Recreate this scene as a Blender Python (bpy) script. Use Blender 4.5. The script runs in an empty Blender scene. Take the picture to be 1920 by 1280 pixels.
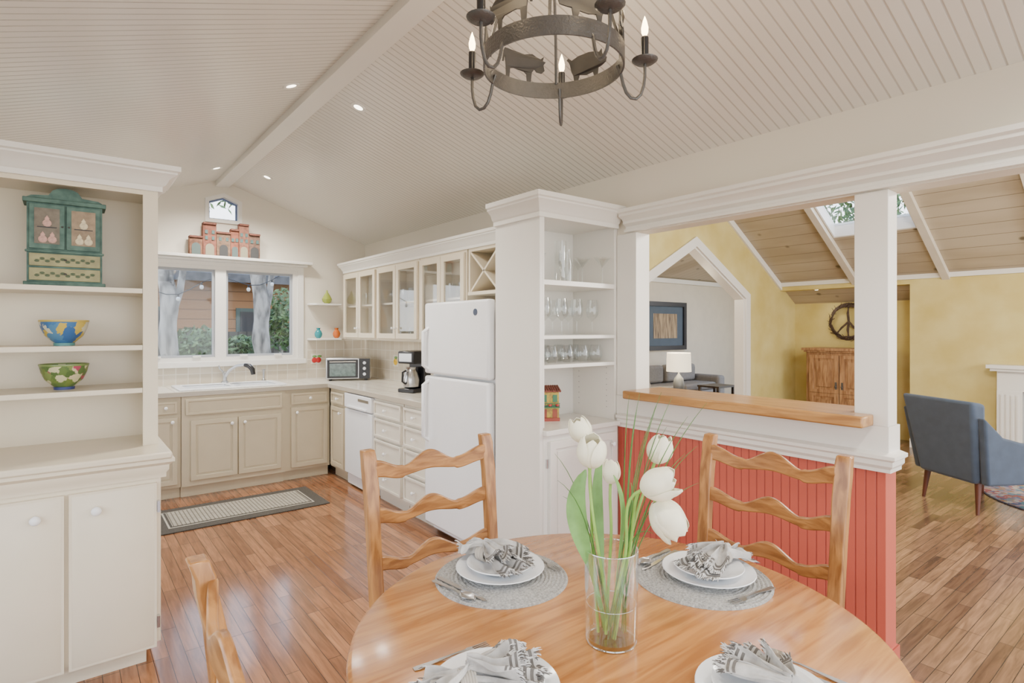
import bpy, bmesh, math, random
from mathutils import Vector, Matrix, noise
from mathutils.geometry import tessellate_polygon
random.seed(7)
SC=bpy.context.scene; COL=SC.collection
F=1065.0; HV=617.0; H=1.49; A=math.atan(837/1065.0); sa=math.sin(A); ca=math.cos(A); PI=math.pi
def ray(u,v):
    t=(u-960)/F
    return Vector((ca*t+sa, ca-sa*t, (HV-v)/F))
def at(u,v,x=None,y=None,z=None,d=None):
    r=ray(u,v)
    if x is not None: s=x/r.x
    elif y is not None: s=y/r.y
    elif z is not None: s=(z-H)/r.z
    else: s=d
    return Vector((0,0,H))+r*s
def hit(u,v,p,n):
    r=ray(u,v); p=Vector(p); n=Vector(n); o=Vector((0,0,H))
    return o+r*((p-o).dot(n)/r.dot(n))
# ---------------------------------------------------------------- materials
def newmat(name):
    m=bpy.data.materials.new(name); m.use_nodes=True
    nt=m.node_tree; b=nt.nodes['Principled BSDF']
    return m,nt,b
def L(nt,a,b): nt.links.new(a,b)
def rgb(c): return (c[0],c[1],c[2],1)
def mat(name,col,rough=.5,metal=0,var=.06,scale=6,bump=0,bscale=60,emit=0,ecol=None,coat=0,spec=.5,sheen=0):
    if name in bpy.data.materials: return bpy.data.materials[name]
    m,nt,b=newmat(name)
    b.inputs['Roughness'].default_value=rough; b.inputs['Metallic'].default_value=metal
    b.inputs['Coat Weight'].default_value=coat; b.inputs['Specular IOR Level'].default_value=spec
    b.inputs['Sheen Weight'].default_value=sheen
    tc=nt.nodes.new('ShaderNodeTexCoord')
    n=nt.nodes.new('ShaderNodeTexNoise'); n.inputs['Scale'].default_value=scale; n.inputs['Detail'].default_value=4
    L(nt,tc.outputs['Object'],n.inputs['Vector'])
    r=nt.nodes.new('ShaderNodeValToRGB')
    r.color_ramp.elements[0].position=.3; r.color_ramp.elements[1].position=.7
    r.color_ramp.elements[0].color=rgb([x*(1-var) for x in col]); r.color_ramp.elements[1].color=rgb([min(1,x*(1+var)) for x in col])
    L(nt,n.outputs['Fac'],r.inputs['Fac']); L(nt,r.outputs['Color'],b.inputs['Base Color'])
    if bump:
        n2=nt.nodes.new('ShaderNodeTexNoise'); n2.inputs['Scale'].default_value=bscale; L(nt,tc.outputs['Object'],n2.inputs['Vector'])
        bp=nt.nodes.new('ShaderNodeBump'); bp.inputs['Strength'].default_value=bump; bp.inputs['Distance'].default_value=.01
        L(nt,n2.outputs['Fac'],bp.inputs['Height']); L(nt,bp.outputs['Normal'],b.inputs['Normal'])
    if emit:
        b.inputs['Emission Color'].default_value=rgb(ecol or col); b.inputs['Emission Strength'].default_value=emit
    return m
def two(name,c1,c2,scale=8,rough=.6,lo=.45,hi=.55,detail=2,bump=0,stretch=(1,1,1)):
    m,nt,b=newmat(name); b.inputs['Roughness'].default_value=rough
    tc=nt.nodes.new('ShaderNodeTexCoord'); mp=nt.nodes.new('ShaderNodeMapping'); mp.inputs['Scale'].default_value=stretch
    n=nt.nodes.new('ShaderNodeTexNoise'); n.inputs['Scale'].default_value=scale; n.inputs['Detail'].default_value=detail
    r=nt.nodes.new('ShaderNodeValToRGB'); r.color_ramp.elements[0].position=lo; r.color_ramp.elements[1].position=hi
    r.color_ramp.elements[0].color=rgb(c1); r.color_ramp.elements[1].color=rgb(c2)
    L(nt,tc.outputs['Object'],mp.inputs[0]); L(nt,mp.outputs[0],n.inputs['Vector']); L(nt,n.outputs['Fac'],r.inputs['Fac']); L(nt,r.outputs['Color'],b.inputs['Base Color'])
    if bump:
        bp=nt.nodes.new('ShaderNodeBump'); bp.inputs['Strength'].default_value=bump; bp.inputs['Distance'].default_value=.01
        L(nt,n.outputs['Fac'],bp.inputs['Height']); L(nt,bp.outputs['Normal'],b.inputs['Normal'])
    return m
def multi(name,cols,scale=10,rough=.4,smooth=.6):
    m,nt,b=newmat(name); b.inputs['Roughness'].default_value=rough
    tc=nt.nodes.new('ShaderNodeTexCoord')
    nz=nt.nodes.new('ShaderNodeTexNoise'); nz.inputs['Scale'].default_value=scale*1.5
    ad=nt.nodes.new('ShaderNodeVectorMath'); ad.operation='MULTIPLY_ADD'; ad.inputs[1].default_value=(smooth/scale,)*3
    L(nt,tc.outputs['Object'],nz.inputs['Vector']); L(nt,nz.outputs['Color'],ad.inputs[0]); L(nt,tc.outputs['Object'],ad.inputs[2])
    v=nt.nodes.new('ShaderNodeTexVoronoi'); v.inputs['Scale'].default_value=scale
    r=nt.nodes.new('ShaderNodeValToRGB'); r.color_ramp.interpolation='CONSTANT'
    e=r.color_ramp.elements
    while len(e)<len(cols): e.new(.5)
    for i,c in enumerate(cols): e[i].position=i/len(cols); e[i].color=rgb(c)
    L(nt,ad.outputs[0],v.inputs['Vector'])
    s=nt.nodes.new('ShaderNodeSeparateColor'); L(nt,v.outputs['Color'],s.inputs['Color']); L(nt,s.outputs[0],r.inputs['Fac'])
    L(nt,r.outputs['Color'],b.inputs['Base Color'])
    return m
def wood(name,c1,c2,stretch=(1,8,8),scale=3,rough=.4,bump=.1,coat=0):
    m,nt,b=newmat(name); b.inputs['Roughness'].default_value=rough; b.inputs['Coat Weight'].default_value=coat; b.inputs['Coat Roughness'].default_value=.12
    tc=nt.nodes.new('ShaderNodeTexCoord'); mp=nt.nodes.new('ShaderNodeMapping'); mp.inputs['Scale'].default_value=stretch
    n=nt.nodes.new('ShaderNodeTexNoise'); n.inputs['Scale'].default_value=scale; n.inputs['Detail'].default_value=9; n.inputs['Distortion'].default_value=.6
    r=nt.nodes.new('ShaderNodeValToRGB'); r.color_ramp.elements[0].position=.36; r.color_ramp.elements[1].position=.64
    r.color_ramp.elements[0].color=rgb(c1); r.color_ramp.elements[1].color=rgb(c2)
    L(nt,tc.outputs['Object'],mp.inputs['Vector']); L(nt,mp.outputs['Vector'],n.inputs['Vector']); L(nt,n.outputs['Fac'],r.inputs['Fac']); L(nt,r.outputs['Color'],b.inputs['Base Color'])
    bp=nt.nodes.new('ShaderNodeBump'); bp.inputs['Strength'].default_value=bump; bp.inputs['Distance'].default_value=.004
    L(nt,n.outputs['Fac'],bp.inputs['Height']); L(nt,bp.outputs['Normal'],b.inputs['Normal'])
    return m
def planks(name,c1,c2,cm,alongY,bw=.9,rh=.075,rough=.3,grain=.35,mort=.0016):
    m,nt,b=newmat(name); b.inputs['Roughness'].default_value=rough
    tc=nt.nodes.new('ShaderNodeTexCoord'); mp=nt.nodes.new('ShaderNodeMapping')
    if alongY: mp.inputs['Rotation'].default_value=(0,0,PI/2)
    br=nt.nodes.new('ShaderNodeTexBrick'); br.inputs['Scale'].default_value=1; br.inputs['Brick Width'].default_value=bw; br.inputs['Row Height'].default_value=rh
    br.inputs['Mortar Size'].default_value=mort; br.inputs['Mortar Smooth'].default_value=.3; br.offset=.37; br.offset_frequency=3; br.squash=1
    br.inputs['Color1'].default_value=rgb(c1); br.inputs['Color2'].default_value=rgb(c2); br.inputs['Mortar'].default_value=rgb(cm)
    L(nt,tc.outputs['Object'],mp.inputs['Vector']); L(nt,mp.outputs['Vector'],br.inputs['Vector'])
    m2=nt.nodes.new('ShaderNodeMapping'); m2.inputs['Scale'].default_value=(2.5,30,30)
    L(nt,mp.outputs['Vector'],m2.inputs['Vector'])
    n=nt.nodes.new('ShaderNodeTexNoise'); n.inputs['Scale'].default_value=1.6; n.inputs['Detail'].default_value=7; n.inputs['Distortion'].default_value=.7
    L(nt,m2.outputs['Vector'],n.inputs['Vector'])
    r=nt.nodes.new('ShaderNodeMapRange'); r.inputs['From Min'].default_value=.3; r.inputs['From Max'].default_value=.7; r.inputs['To Min'].default_value=1-grain; r.inputs['To Max'].default_value=1+grain*.4
    L(nt,n.outputs['Fac'],r.inputs['Value'])
    mx=nt.nodes.new('ShaderNodeVectorMath'); mx.operation='SCALE'; L(nt,br.outputs['Color'],mx.inputs[0]); L(nt,r.outputs['Result'],mx.inputs['Scale'])
    L(nt,mx.outputs['Vector'],b.inputs['Base Color'])
    bp=nt.nodes.new('ShaderNodeBump'); bp.inputs['Strength'].default_value=.25; bp.inputs['Distance'].default_value=.003; bp.invert=True
    L(nt,br.outputs['Fac'],bp.inputs['Height']); L(nt,bp.outputs['Normal'],b.inputs['Normal'])
    return m
def grooves(name,col,gcol,axis,period,width=.07,rough=.4,bump=.6,noise=0,ncol=None):
    m,nt,b=newmat(name); b.inputs['Roughness'].default_value=rough
    tc=nt.nodes.new('ShaderNodeTexCoord'); s=nt.nodes.new('ShaderNodeSeparateXYZ'); L(nt,tc.outputs['Object'],s.inputs[0])
    a=nt.nodes.new('ShaderNodeMath'); a.operation='MULTIPLY'; a.inputs[1].default_value=1/period; L(nt,s.outputs[axis],a.inputs[0])
    f=nt.nodes.new('ShaderNodeMath'); f.operation='FRACT'; L(nt,a.outputs[0],f.inputs[0])
    g=nt.nodes.new('ShaderNodeMath'); g.operation='SUBTRACT'; g.inputs[1].default_value=.5; L(nt,f.outputs[0],g.inputs[0])
    h=nt.nodes.new('ShaderNodeMath'); h.operation='ABSOLUTE'; L(nt,g.outputs[0],h.inputs[0])
    r=nt.nodes.new('ShaderNodeMapRange'); r.inputs['From Min'].default_value=.5-width; r.inputs['From Max'].default_value=.5-width*.3; L(nt,h.outputs[0],r.inputs['Value'])
    mx=nt.nodes.new('ShaderNodeMix'); mx.data_type='RGBA'; L(nt,r.outputs['Result'],mx.inputs['Factor'])
    mx.inputs[6].default_value=rgb(col); mx.inputs[7].default_value=rgb(gcol)
    if noise:
        n=nt.nodes.new('ShaderNodeTexNoise'); n.inputs['Scale'].default_value=noise; n.inputs['Detail'].default_value=5
        mp=nt.nodes.new('ShaderNodeMapping'); mp.inputs['Scale'].default_value=(1,.25,1); L(nt,tc.outputs['Object'],mp.inputs[0]); L(nt,mp.outputs[0],n.inputs['Vector'])
        q=nt.nodes.new('ShaderNodeValToRGB'); q.color_ramp.elements[0].position=.42; q.color_ramp.elements[1].position=.6; q.color_ramp.elements[0].color=rgb(ncol); q.color_ramp.elements[1].color=rgb(col)
        L(nt,n.outputs['Fac'],q.inputs['Fac'])
        vo=nt.nodes.new('ShaderNodeTexVoronoi'); vo.inputs['Scale'].default_value=2.8; L(nt,tc.outputs['Object'],vo.inputs['Vector'])
        kr=nt.nodes.new('ShaderNodeMapRange'); kr.inputs['From Min'].default_value=.06; kr.inputs['From Max'].default_value=.12; kr.inputs['To Min'].default_value=1; kr.inputs['To Max'].default_value=0
        L(nt,vo.outputs['Distance'],kr.inputs['Value'])
        km=nt.nodes.new('ShaderNodeMix'); km.data_type='RGBA'; L(nt,kr.outputs['Result'],km.inputs['Factor']); L(nt,q.outputs['Color'],km.inputs[6]); km.inputs[7].default_value=rgb([x*.38 for x in ncol])
        L(nt,km.outputs[2],mx.inputs[6])
    L(nt,mx.outputs[2],b.inputs['Base Color'])
    bp=nt.nodes.new('ShaderNodeBump'); bp.inputs['Strength'].default_value=bump; bp.inputs['Distance'].default_value=.006; bp.invert=True
    L(nt,r.outputs['Result'],bp.inputs['Height']); L(nt,bp.outputs['Normal'],b.inputs['Normal'])
    return m
def tiles(name,c1,c2,cm,plane,size=.105,rough=.35,mort=.004):
    m,nt,b=newmat(name); b.inputs['Roughness'].default_value=rough
    tc=nt.nodes.new('ShaderNodeTexCoord'); s=nt.nodes.new('ShaderNodeSeparateXYZ'); c=nt.nodes.new('ShaderNodeCombineXYZ'); L(nt,tc.outputs['Object'],s.inputs[0])
    i,j={'xz':(0,2),'yz':(1,2),'xy':(0,1)}[plane]
    L(nt,s.outputs[i],c.inputs[0]); L(nt,s.outputs[j],c.inputs[1])
    br=nt.nodes.new('ShaderNodeTexBrick'); br.inputs['Scale'].default_value=1; br.inputs['Brick Width'].default_value=size; br.inputs['Row Height'].default_value=size; br.offset=0
    br.inputs['Mortar Size'].default_value=mort; br.inputs['Mortar Smooth'].default_value=.2
    br.inputs['Color1'].default_value=rgb(c1); br.inputs['Color2'].default_value=rgb(c2); br.inputs['Mortar'].default_value=rgb(cm)
    L(nt,c.outputs[0],br.inputs['Vector']); L(nt,br.outputs['Color'],b.inputs['Base Color'])
    bp=nt.nodes.new('ShaderNodeBump'); bp.inputs['Strength'].default_value=.3; bp.inputs['Distance'].default_value=.003; bp.invert=True
    L(nt,br.outputs['Fac'],bp.inputs['Height']); L(nt,bp.outputs['Normal'],b.inputs['Normal'])
    return m
def glass(name,tint=(1,1,1),lo=.06,hi=.6,rough=.03):
    m=bpy.data.materials.new(name); m.use_nodes=True; nt=m.node_tree; nt.nodes.clear()
    o=nt.nodes.new('ShaderNodeOutputMaterial'); t=nt.nodes.new('ShaderNodeBsdfTransparent'); g=nt.nodes.new('ShaderNodeBsdfGlossy'); mx=nt.nodes.new('ShaderNodeMixShader')
    lw=nt.nodes.new('ShaderNodeLayerWeight'); lw.inputs['Blend'].default_value=.25
    r=nt.nodes.new('ShaderNodeMapRange'); r.inputs['To Min'].default_value=lo; r.inputs['To Max'].default_value=hi
    t.inputs['Color'].default_value=rgb(tint); g.inputs['Roughness'].default_value=rough; g.inputs['Color'].default_value=(.95,.97,.97,1)
    L(nt,lw.outputs['Facing'],r.inputs['Value']); L(nt,r.outputs['Result'],mx.inputs[0]); L(nt,t.outputs[0],mx.inputs[1]); L(nt,g.outputs[0],mx.inputs[2]); L(nt,mx.outputs[0],o.inputs[0])
    return m
m_wall=mat('wall_cream',(.755,.70,.595),.6,var=.02,scale=2)
m_ceil=grooves('beadboard_ceiling',(.795,.765,.70),(.56,.53,.475),1,.048,.11,.24,.35)
m_trim=mat('trim_paint',(.80,.775,.715),.28,var=.02,scale=2)
m_hutch=mat('hutch_paint',(.725,.64,.485),.28,var=.02)
m_base=mat('base_cabinet_paint',(.585,.505,.35),.35,var=.03)
m_basew=mat('drawer_paint_light',(.74,.69,.58),.35,var=.03)
m_white=mat('white_enamel',(.86,.87,.88),.2,var=.01)
m_black=mat('black_plastic',(.010,.010,.012),.3)
m_floor=planks('oak_floor',(.40,.18,.085),(.215,.088,.040),(.05,.022,.011),True,.75,.062,.13,.38)
m_floor2=planks('oak_floor_living',(.36,.21,.115),(.145,.078,.043),(.04,.024,.015),False,.5,.058,.2,.42)
m_tile_b=tiles('backsplash_tile',(.66,.59,.47),(.57,.50,.385),(.76,.72,.63),'xz')
m_tile_r=tiles('backsplash_tile_right',(.66,.59,.47),(.57,.50,.385),(.76,.72,.63),'yz')
m_tile_c=tiles('counter_tile',(.77,.72,.63),(.71,.66,.56),(.48,.43,.35),'xy',.15,.2)
m_red=grooves('red_wainscot',(.52,.10,.065),(.33,.05,.033),1,.042,.09,.4,.5)
m_yel=two('yellow_plaster',(.55,.43,.125),(.67,.57,.235),2.6,.65,.3,.7,7)
m_oak=wood('honey_oak_ledge',(.33,.145,.036),(.52,.275,.085),(8,1,8),4,.3,.1,.25)
m_table=wood('table_oak',(.335,.125,.026),(.53,.235,.062),(1.2,13,13),3.2,.22,.08,.28)
m_chair=wood('chair_oak',(.235,.092,.022),(.46,.215,.063),(12,12,1.8),4,.32,.15,.2)
m_chair_h=wood('chair_oak_slat',(.235,.092,.022),(.46,.215,.063),(1.8,12,12),4,.32,.15,.2)
m_pine=wood('old_pine',(.22,.10,.038),(.43,.235,.105),(8,8,1.2),4,.45,.2)
m_lplank=grooves('pine_plank_ceiling',(.50,.43,.32),(.24,.19,.13),0,.17,.03,.5,.5,2.2,(.39,.32,.225))
m_rafter=mat('rafter_paint',(.66,.60,.50),.5,var=.05)
m_iron=mat('hammered_iron',(.10,.095,.09),.4,.5,var=.08,scale=30,bump=.25,bscale=140)
m_sil=mat('silhouette_iron',(.05,.046,.042),.6,.1,var=.1,scale=30)
m_chrome=mat('chrome',(.6,.6,.62),.15,1,var=.02)
m_steel=mat('brushed_steel',(.5,.5,.5),.28,1,var=.05)
m_glass=glass('clear_glass',(.985,.992,.99),.03,.6)
m_vglass=glass('vase_glass',(.995,.998,.995),.03,.85,.02)
m_rim=glass('glass_rim',(.98,.99,.985),.35,.9,.05)
m_pane=glass('window_pane',(.97,.98,.99),.02,.25)
m_water=glass('vase_water',(.975,.995,.965),.0,.2)
m_porc=mat('porcelain',(.85,.865,.88),.15,var=.01)
m_knob=mat('porcelain_knob',(.88,.88,.87),.2,var=.01)
m_bulb=mat('bulb_glow',(1,.8,.5),.3,emit=14,ecol=(1,.72,.38))
m_lens=mat('downlight_glow',(1,.95,.85),.3,emit=8,ecol=(1,.9,.72))
m_leaf=mat('tulip_leaf',(.16,.33,.09),.4,var=.25,scale=20)
m_stem=mat('tulip_stem',(.25,.44,.08),.4,var=.15,scale=20)
m_grass=mat('grass_blade_green',(.06,.17,.03),.5,var=.3,scale=20)
m_petal=mat('tulip_petal',(.84,.80,.61),.45,var=.07,scale=25)
m_mat=mat('woven_grey_fibre',(.38,.375,.355),.8,var=.35,scale=160,bump=.6,bscale=250)
m_nap=two('linen_napkin',(.33,.315,.295),(.58,.565,.54),20,.9,.36,.62,4,.3)
m_fr=mat('napkin_fringe_pale',(.66,.65,.63),.9,var=.1)
m_frd=mat('napkin_fringe_grey',(.13,.12,.11),.9,var=.3,scale=60)
m_dark=mat('dark_interior',(.03,.03,.035),.6)
m_esp=mat('espresso_wood',(.04,.025,.016),.35)
# ---------------------------------------------------------------- mesh builder
ORG={}
class MB:
    def __init__(s): s.v=[]; s.f=[]
    def add(s,vs,fs):
        o=len(s.v); s.v+=[Vector(x) for x in vs]; s.f+=[tuple(i+o for i in f) for f in fs]; return s
    def box(s,x0,x1,y0,y1,z0,z1):
        return s.add([(x,y,z) for z in (z0,z1) for y in (y0,y1) for x in (x0,x1)],[(0,2,3,1),(4,5,7,6),(0,1,5,4),(2,6,7,3),(0,4,6,2),(1,3,7,5)])
    def fb(s,face,pos,a0,a1,z0,z1,p0,p1):
        if face=='y': return s.box(a0,a1,pos-p1,pos-p0,z0,z1)
        return s.box(pos-p1,pos-p0,a0,a1,z0,z1)
    def hexa(s,bot,top):
        return s.add(list(bot)+list(top),[(0,3,2,1),(4,5,6,7),(0,1,5,4),(1,2,6,5),(2,3,7,6),(3,0,4,7)])
    def tube(s,pts,r,n=8,close=False,cap=True):
        pts=[Vector(p) for p in pts]; N=len(pts); rs=r if isinstance(r,(list,tuple)) else [r]*N
        up=None; rings=[]
        for i,p in enumerate(pts):
            if close: t=pts[(i+1)%N]-pts[i-1]
            else: t=pts[min(i+1,N-1)]-pts[max(i-1,0)]
            t.normalize()
            if up is None:
                up=Vector((0,0,1)) if abs(t.z)<.9 else Vector((1,0,0))
            up=(up-t*up.dot(t)); up.normalize(); w=t.cross(up)
            rings.append([p+(up*math.cos(2*PI*k/n)+w*math.sin(2*PI*k/n))*rs[i] for k in range(n)])
        vs=[q for R in rings for q in R]; fs=[]
        for i in range(N if close else N-1):
            j=(i+1)%N
            for k in range(n): fs.append((i*n+k,i*n+(k+1)%n,j*n+(k+1)%n,j*n+k))
        if cap and not close: fs.append(tuple(range(n))[::-1]); fs.append(tuple((N-1)*n+k for k in range(n)))
        return s.add(vs,fs)
    def cone(s,p0,p1,r0,r1,n=16): return s.tube([p0,p1],[r0,r1],n)
    def lathe(s,prof,c=(0,0,0),n=24,M=None,caps=True):
        vs=[];fs=[];c=Vector(c)
        for r,z in prof:
            for k in range(n):
                q=Vector((r*math.cos(2*PI*k/n),r*math.sin(2*PI*k/n),z))
                vs.append(c+(M@q if M else q))
        for i in range(len(prof)-1):
            for k in range(n): fs.append((i*n+k,i*n+(k+1)%n,(i+1)*n+(k+1)%n,(i+1)*n+k))
        if caps:
            if prof[0][0]>1e-5: fs.append(tuple(range(n))[::-1])
            if prof[-1][0]>1e-5: fs.append(tuple((len(prof)-1)*n+k for k in range(n)))
        return s.add(vs,fs)
    def ell(s,c,rx,ry,rz,n=14,m=8,M=None):
        prof=[(max(math.sin(PI*i/m),1e-4),-math.cos(PI*i/m)) for i in range(m+1)]
        S=Matrix.Diagonal((rx,ry,rz)); M=(M@S) if M else S
        return s.lathe(prof,c,n,M,False)
    def grid(s,fn,nu,nv):
        vs=[fn(i/nu,j/nv) for i in range(nu+1) for j in range(nv+1)]
        fs=[(i*(nv+1)+j,(i+1)*(nv+1)+j,(i+1)*(nv+1)+j+1,i*(nv+1)+j+1) for i in range(nu) for j in range(nv)]
        return s.add(vs,fs)
    def prism(s,poly,fn,d0,d1,holes=()):
        loops=[poly]+list(holes); flat=[p for l in loops for p in l]
        tris=tessellate_polygon([[Vector((p[0],p[1],0)) for p in l] for l in loops])
        n=len(flat); vs=[fn(p[0],p[1],d0) for p in flat]+[fn(p[0],p[1],d1) for p in flat]
        fs=[tuple(t) for t in tris]+[tuple(i+n for i in t)[::-1] for t in tris]
        o=0
        for l in loops:
            k=len(l)
            for i in range(k): a=o+i;b=o+(i+1)%k; fs.append((a,b,b+n,a+n))
            o+=k
        return s.add(vs,fs)
    def sweep(s,path,prof):
        P=[Vector((p[0],p[1])) for p in path]; N=len(P)
        def off(dist):
            out=[]
            for i in range(N):
                ns=[]
                if i>0: d=(P[i]-P[i-1]).normalized(); ns.append(Vector((-d.y,d.x)))
                if i<N-1: d=(P[i+1]-P[i]).normalized(); ns.append(Vector((-d.y,d.x)))
                if len(ns)==1: o=ns[0]
                else:
                    o=ns[0]+ns[1]; o=o/(o.dot(ns[0]))
                out.append(P[i]+o*dist)
            return out
        K=len(prof); vs=[]
        for o,z in prof:
            for q in off(o): vs.append((q.x,q.y,z))
        fs=[]
        for i in range(K):
            j=(i+1)%K
            for k in range(N-1): fs.append((i*N+k,i*N+k+1,j*N+k+1,j*N+k))
        fs.append(tuple(i*N for i in range(K))); fs.append(tuple(i*N+N-1 for i in range(K))[::-1])
        return s.add(vs,fs)
    def build(s,name,m,parent=None,bev=0,solid=0,sub=0,ang=38,segs=2):
        org=ORG.get(parent.name,Vector((0,0,0))) if parent else Vector((0,0,0))
        me=bpy.data.meshes.new(name); me.from_pydata([tuple(v-org) for v in s.v],[],s.f)
        bm=bmesh.new(); bm.from_mesh(me)
        bmesh.ops.recalc_face_normals(bm,faces=bm.faces)
        for e in bm.edges:
            e.smooth = len(e.link_faces)==2 and e.calc_face_angle(0)<math.radians(ang)
        for f in bm.faces: f.smooth=True
        bm.to_mesh(me); bm.free(); me.materials.append(m)
        o=bpy.data.objects.new(name,me); COL.objects.link(o)
        if parent: o.parent=parent
        ORG[o.name]=org
        if solid: q=o.modifiers.new('s','SOLIDIFY'); q.thickness=solid; q.offset=0
        if sub: q=o.modifiers.new('u','SUBSURF'); q.levels=sub; q.render_levels=sub
        if bev: q=o.modifiers.new('b','BEVEL'); q.width=bev; q.segments=segs; q.limit_method='ANGLE'; q.angle_limit=math.radians(40)
        return o
def tag(o,label=None,cat=None,group=None,kind=None):
    if label: o['label']=label
    if cat: o['category']=cat
    if group: o['group']=group
    if kind: o['kind']=kind
    return o
def thing(name,label,cat,loc=(0,0,0),rot=0,group=None,world=True):
    o=bpy.data.objects.new(name,None); COL.objects.link(o); o.location=loc; o.rotation_euler=(0,0,rot); o.empty_display_size=.05
    ORG[o.name]=Vector(loc) if world else Vector((0,0,0))
    return tag(o,label,cat,group)
def copy_tree(o,parent=None):
    c=o.copy(); COL.objects.link(c); c.parent=parent
    for ch in list(o.children): copy_tree(ch,c)
    return c
def struct(name,mb,m,bev=0): return tag(mb.build(name,m,None,bev),kind='structure')
def fp(face,pos,a,z,p): return Vector((a,pos-p,z)) if face=='y' else Vector((pos-p,a,z))
def knob(parent,face,pos,a,z,p,m=None,r=.015,name='knob'):
    b=MB(); b.cone(fp(face,pos,a,z,p),fp(face,pos,a,z,p+.018),.006,.008,10)
    q=fp(face,pos,a,z,p+.024)
    b.ell(q,r if face=='y' else r*.7,r*.7 if face=='y' else r,r,12,8)
    return b.build(name,m or m_knob,parent)
def door(parent,face,pos,a0,a1,z0,z1,m,name='door',st=.045,glassy=False):
    b=MB(); fn=(lambda a,b,d:(a,pos-d,b)) if face=='y' else (lambda a,b,d:(pos-d,a,b))
    hole=[(a0+st,z0+st),(a1-st,z0+st),(a1-st,z1-st),(a0+st,z1-st)]
    if glassy:
        b.prism([(a0,z0),(a1,z0),(a1,z1),(a0,z1)],fn,0,.022,[hole])
        d=b.build(name,m,parent,.003)
        g=MB().fb(face,pos,a0+st,a1-st,z0+st,z1-st,.009,.013).build('glass_pane',m_pane,d)
        return d
    b.fb(face,pos,a0,a1,z0,z1,0,.016)
    b.prism([(a0,z0),(a1,z0),(a1,z1),(a0,z1)],fn,.0161,.026,[hole])
    e=st+.016
    if a1-a0>.16 and z1-z0>.2: b.fb(face,pos,a0+e,a1-e,z0+e,z1-e,.0161,.021)
    return b.build(name,m,parent,.004)
def crownprof(z0,h=.11,o=.06): return [(0,z0),(o*.2,z0),(o*.2,z0+h*.2),(o*.35,z0+h*.28),(o*.5,z0+h*.5),(o*.85,z0+h*.68),(o*.85,z0+h*.75),(o,z0+h*.8),(o,z0+h),(0,z0+h)]
# ---------------------------------------------------------------- room shell
XR=2.78; XR2=2.90; YB=6.35; XL=-1.0; RX=1.245; RZ=3.0; SL=.339
cz=lambda x: RZ-SL*abs(x-RX)
struct('floor',MB().box(XL-.1,XR+.06,-2.6,YB+.12,-.1,0),m_floor)
struct('floor',MB().box(XR+.06,11.4,-3,6.75,-.1,0),m_floor2)
for s in (-1,1):
    xe=XL-.12 if s<0 else XR2
    struct('ceiling',MB().prism([(RX,RZ),(xe,cz(xe)),(xe,cz(xe)+.1),(RX,RZ+.1)],lambda a,b,d:(a,d,b),-2.6,YB+.12),m_ceil)
struct('trim_1',MB().prism([(1.186,2.93),(1.305,2.93),(1.305,2.985),(RX,3.0),(1.186,2.985)],lambda a,b,d:(a,d,b),-2.6,YB),m_trim)
WX0,WX1,WZ0,WZ1=.47,2.0,1.17,2.13
gc=1.262
gpoly=[(gc-.155,2.58),(gc+.155,2.58),(gc+.155,2.79),(gc,2.85),(gc-.155,2.79)]
struct('wall_back',MB().prism([(XL-.1,0),(XR2,0),(XR2,cz(XR2)),(RX,RZ),(XL-.1,cz(XL-.1))],lambda a,b,d:(a,d,b),YB,YB+.12,
   [[(WX0,WZ0),(WX1,WZ0),(WX1,WZ1),(WX0,WZ1)],gpoly]),m_wall)
struct('wall_left',MB().prism([(-2.6,0),(YB,0),(YB,cz(XL)),(-2.6,cz(XL))],lambda a,b,d:(d,a,b),XL-.1,XL,
   [[(-2.2,.35),(.0,.35),(.0,2.1),(-2.2,2.1)],[(.25,.35),(2.6,.35),(2.6,2.1),(.25,2.1)],[(3.75,.95),(6.1,.95),(6.1,2.15),(3.75,2.15)]]),m_wall)  # openings added out of view to let sky light into the room
struct('wall_right',MB().box(XR,XR2,2.44,YB,0,2.49),m_wall)
struct('wall_header',MB().box(XR,XR2,-2.6,2.44,2.09,2.49),m_wall)
struct('trim_2',MB().sweep([(XR,-2.6),(XR,2.36)],[(0,2.095),(.035,2.095),(.035,2.11),(.018,2.115),(.018,2.13),(.045,2.145),(.045,2.16),(.06,2.175),(.085,2.185),(.085,2.20),(.10,2.207),(.10,2.228),(0,2.228)]),m_trim)
struct('wall_half',MB().box(XR,XR2,.93,2.44,.09,.89),m_red)
struct('baseboard_right',MB().box(XR-.012,XR2+.012,.918,2.44,0,.09),m_red)
struct('trim_3',MB().box(XR-.012,XR2+.002,.915,2.44,.89,1.07),m_trim)
struct('trim_4',MB().sweep([(XR2-.01,.915),(XR-.012,.915),(XR-.012,2.42)],[(0,.875),(.01,.875),(.01,.89),(.022,.905),(.022,.925),(.034,.935),(.034,.95),(0,.96)]),m_trim)
struct('trim_5',MB().box(XR-.012,XR2-.03,.916,1.05,1.07,2.09),m_trim,.003)
struct('trim_6',MB().box(XR-.01,XR2,2.285,2.44,1.07,2.09),m_trim,.003)
lb=MB().prism([(2.64,.97),(2.766,.97),(2.766,1.052),(3.0,1.052),(3.0,2.284),(2.64,2.284)],lambda a,b,d:(a,b,d),1.07,1.12)
tag(lb.build('bar_ledge',m_oak,None,.008),'honey oak bar ledge capping the red half wall','ledge')
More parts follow.
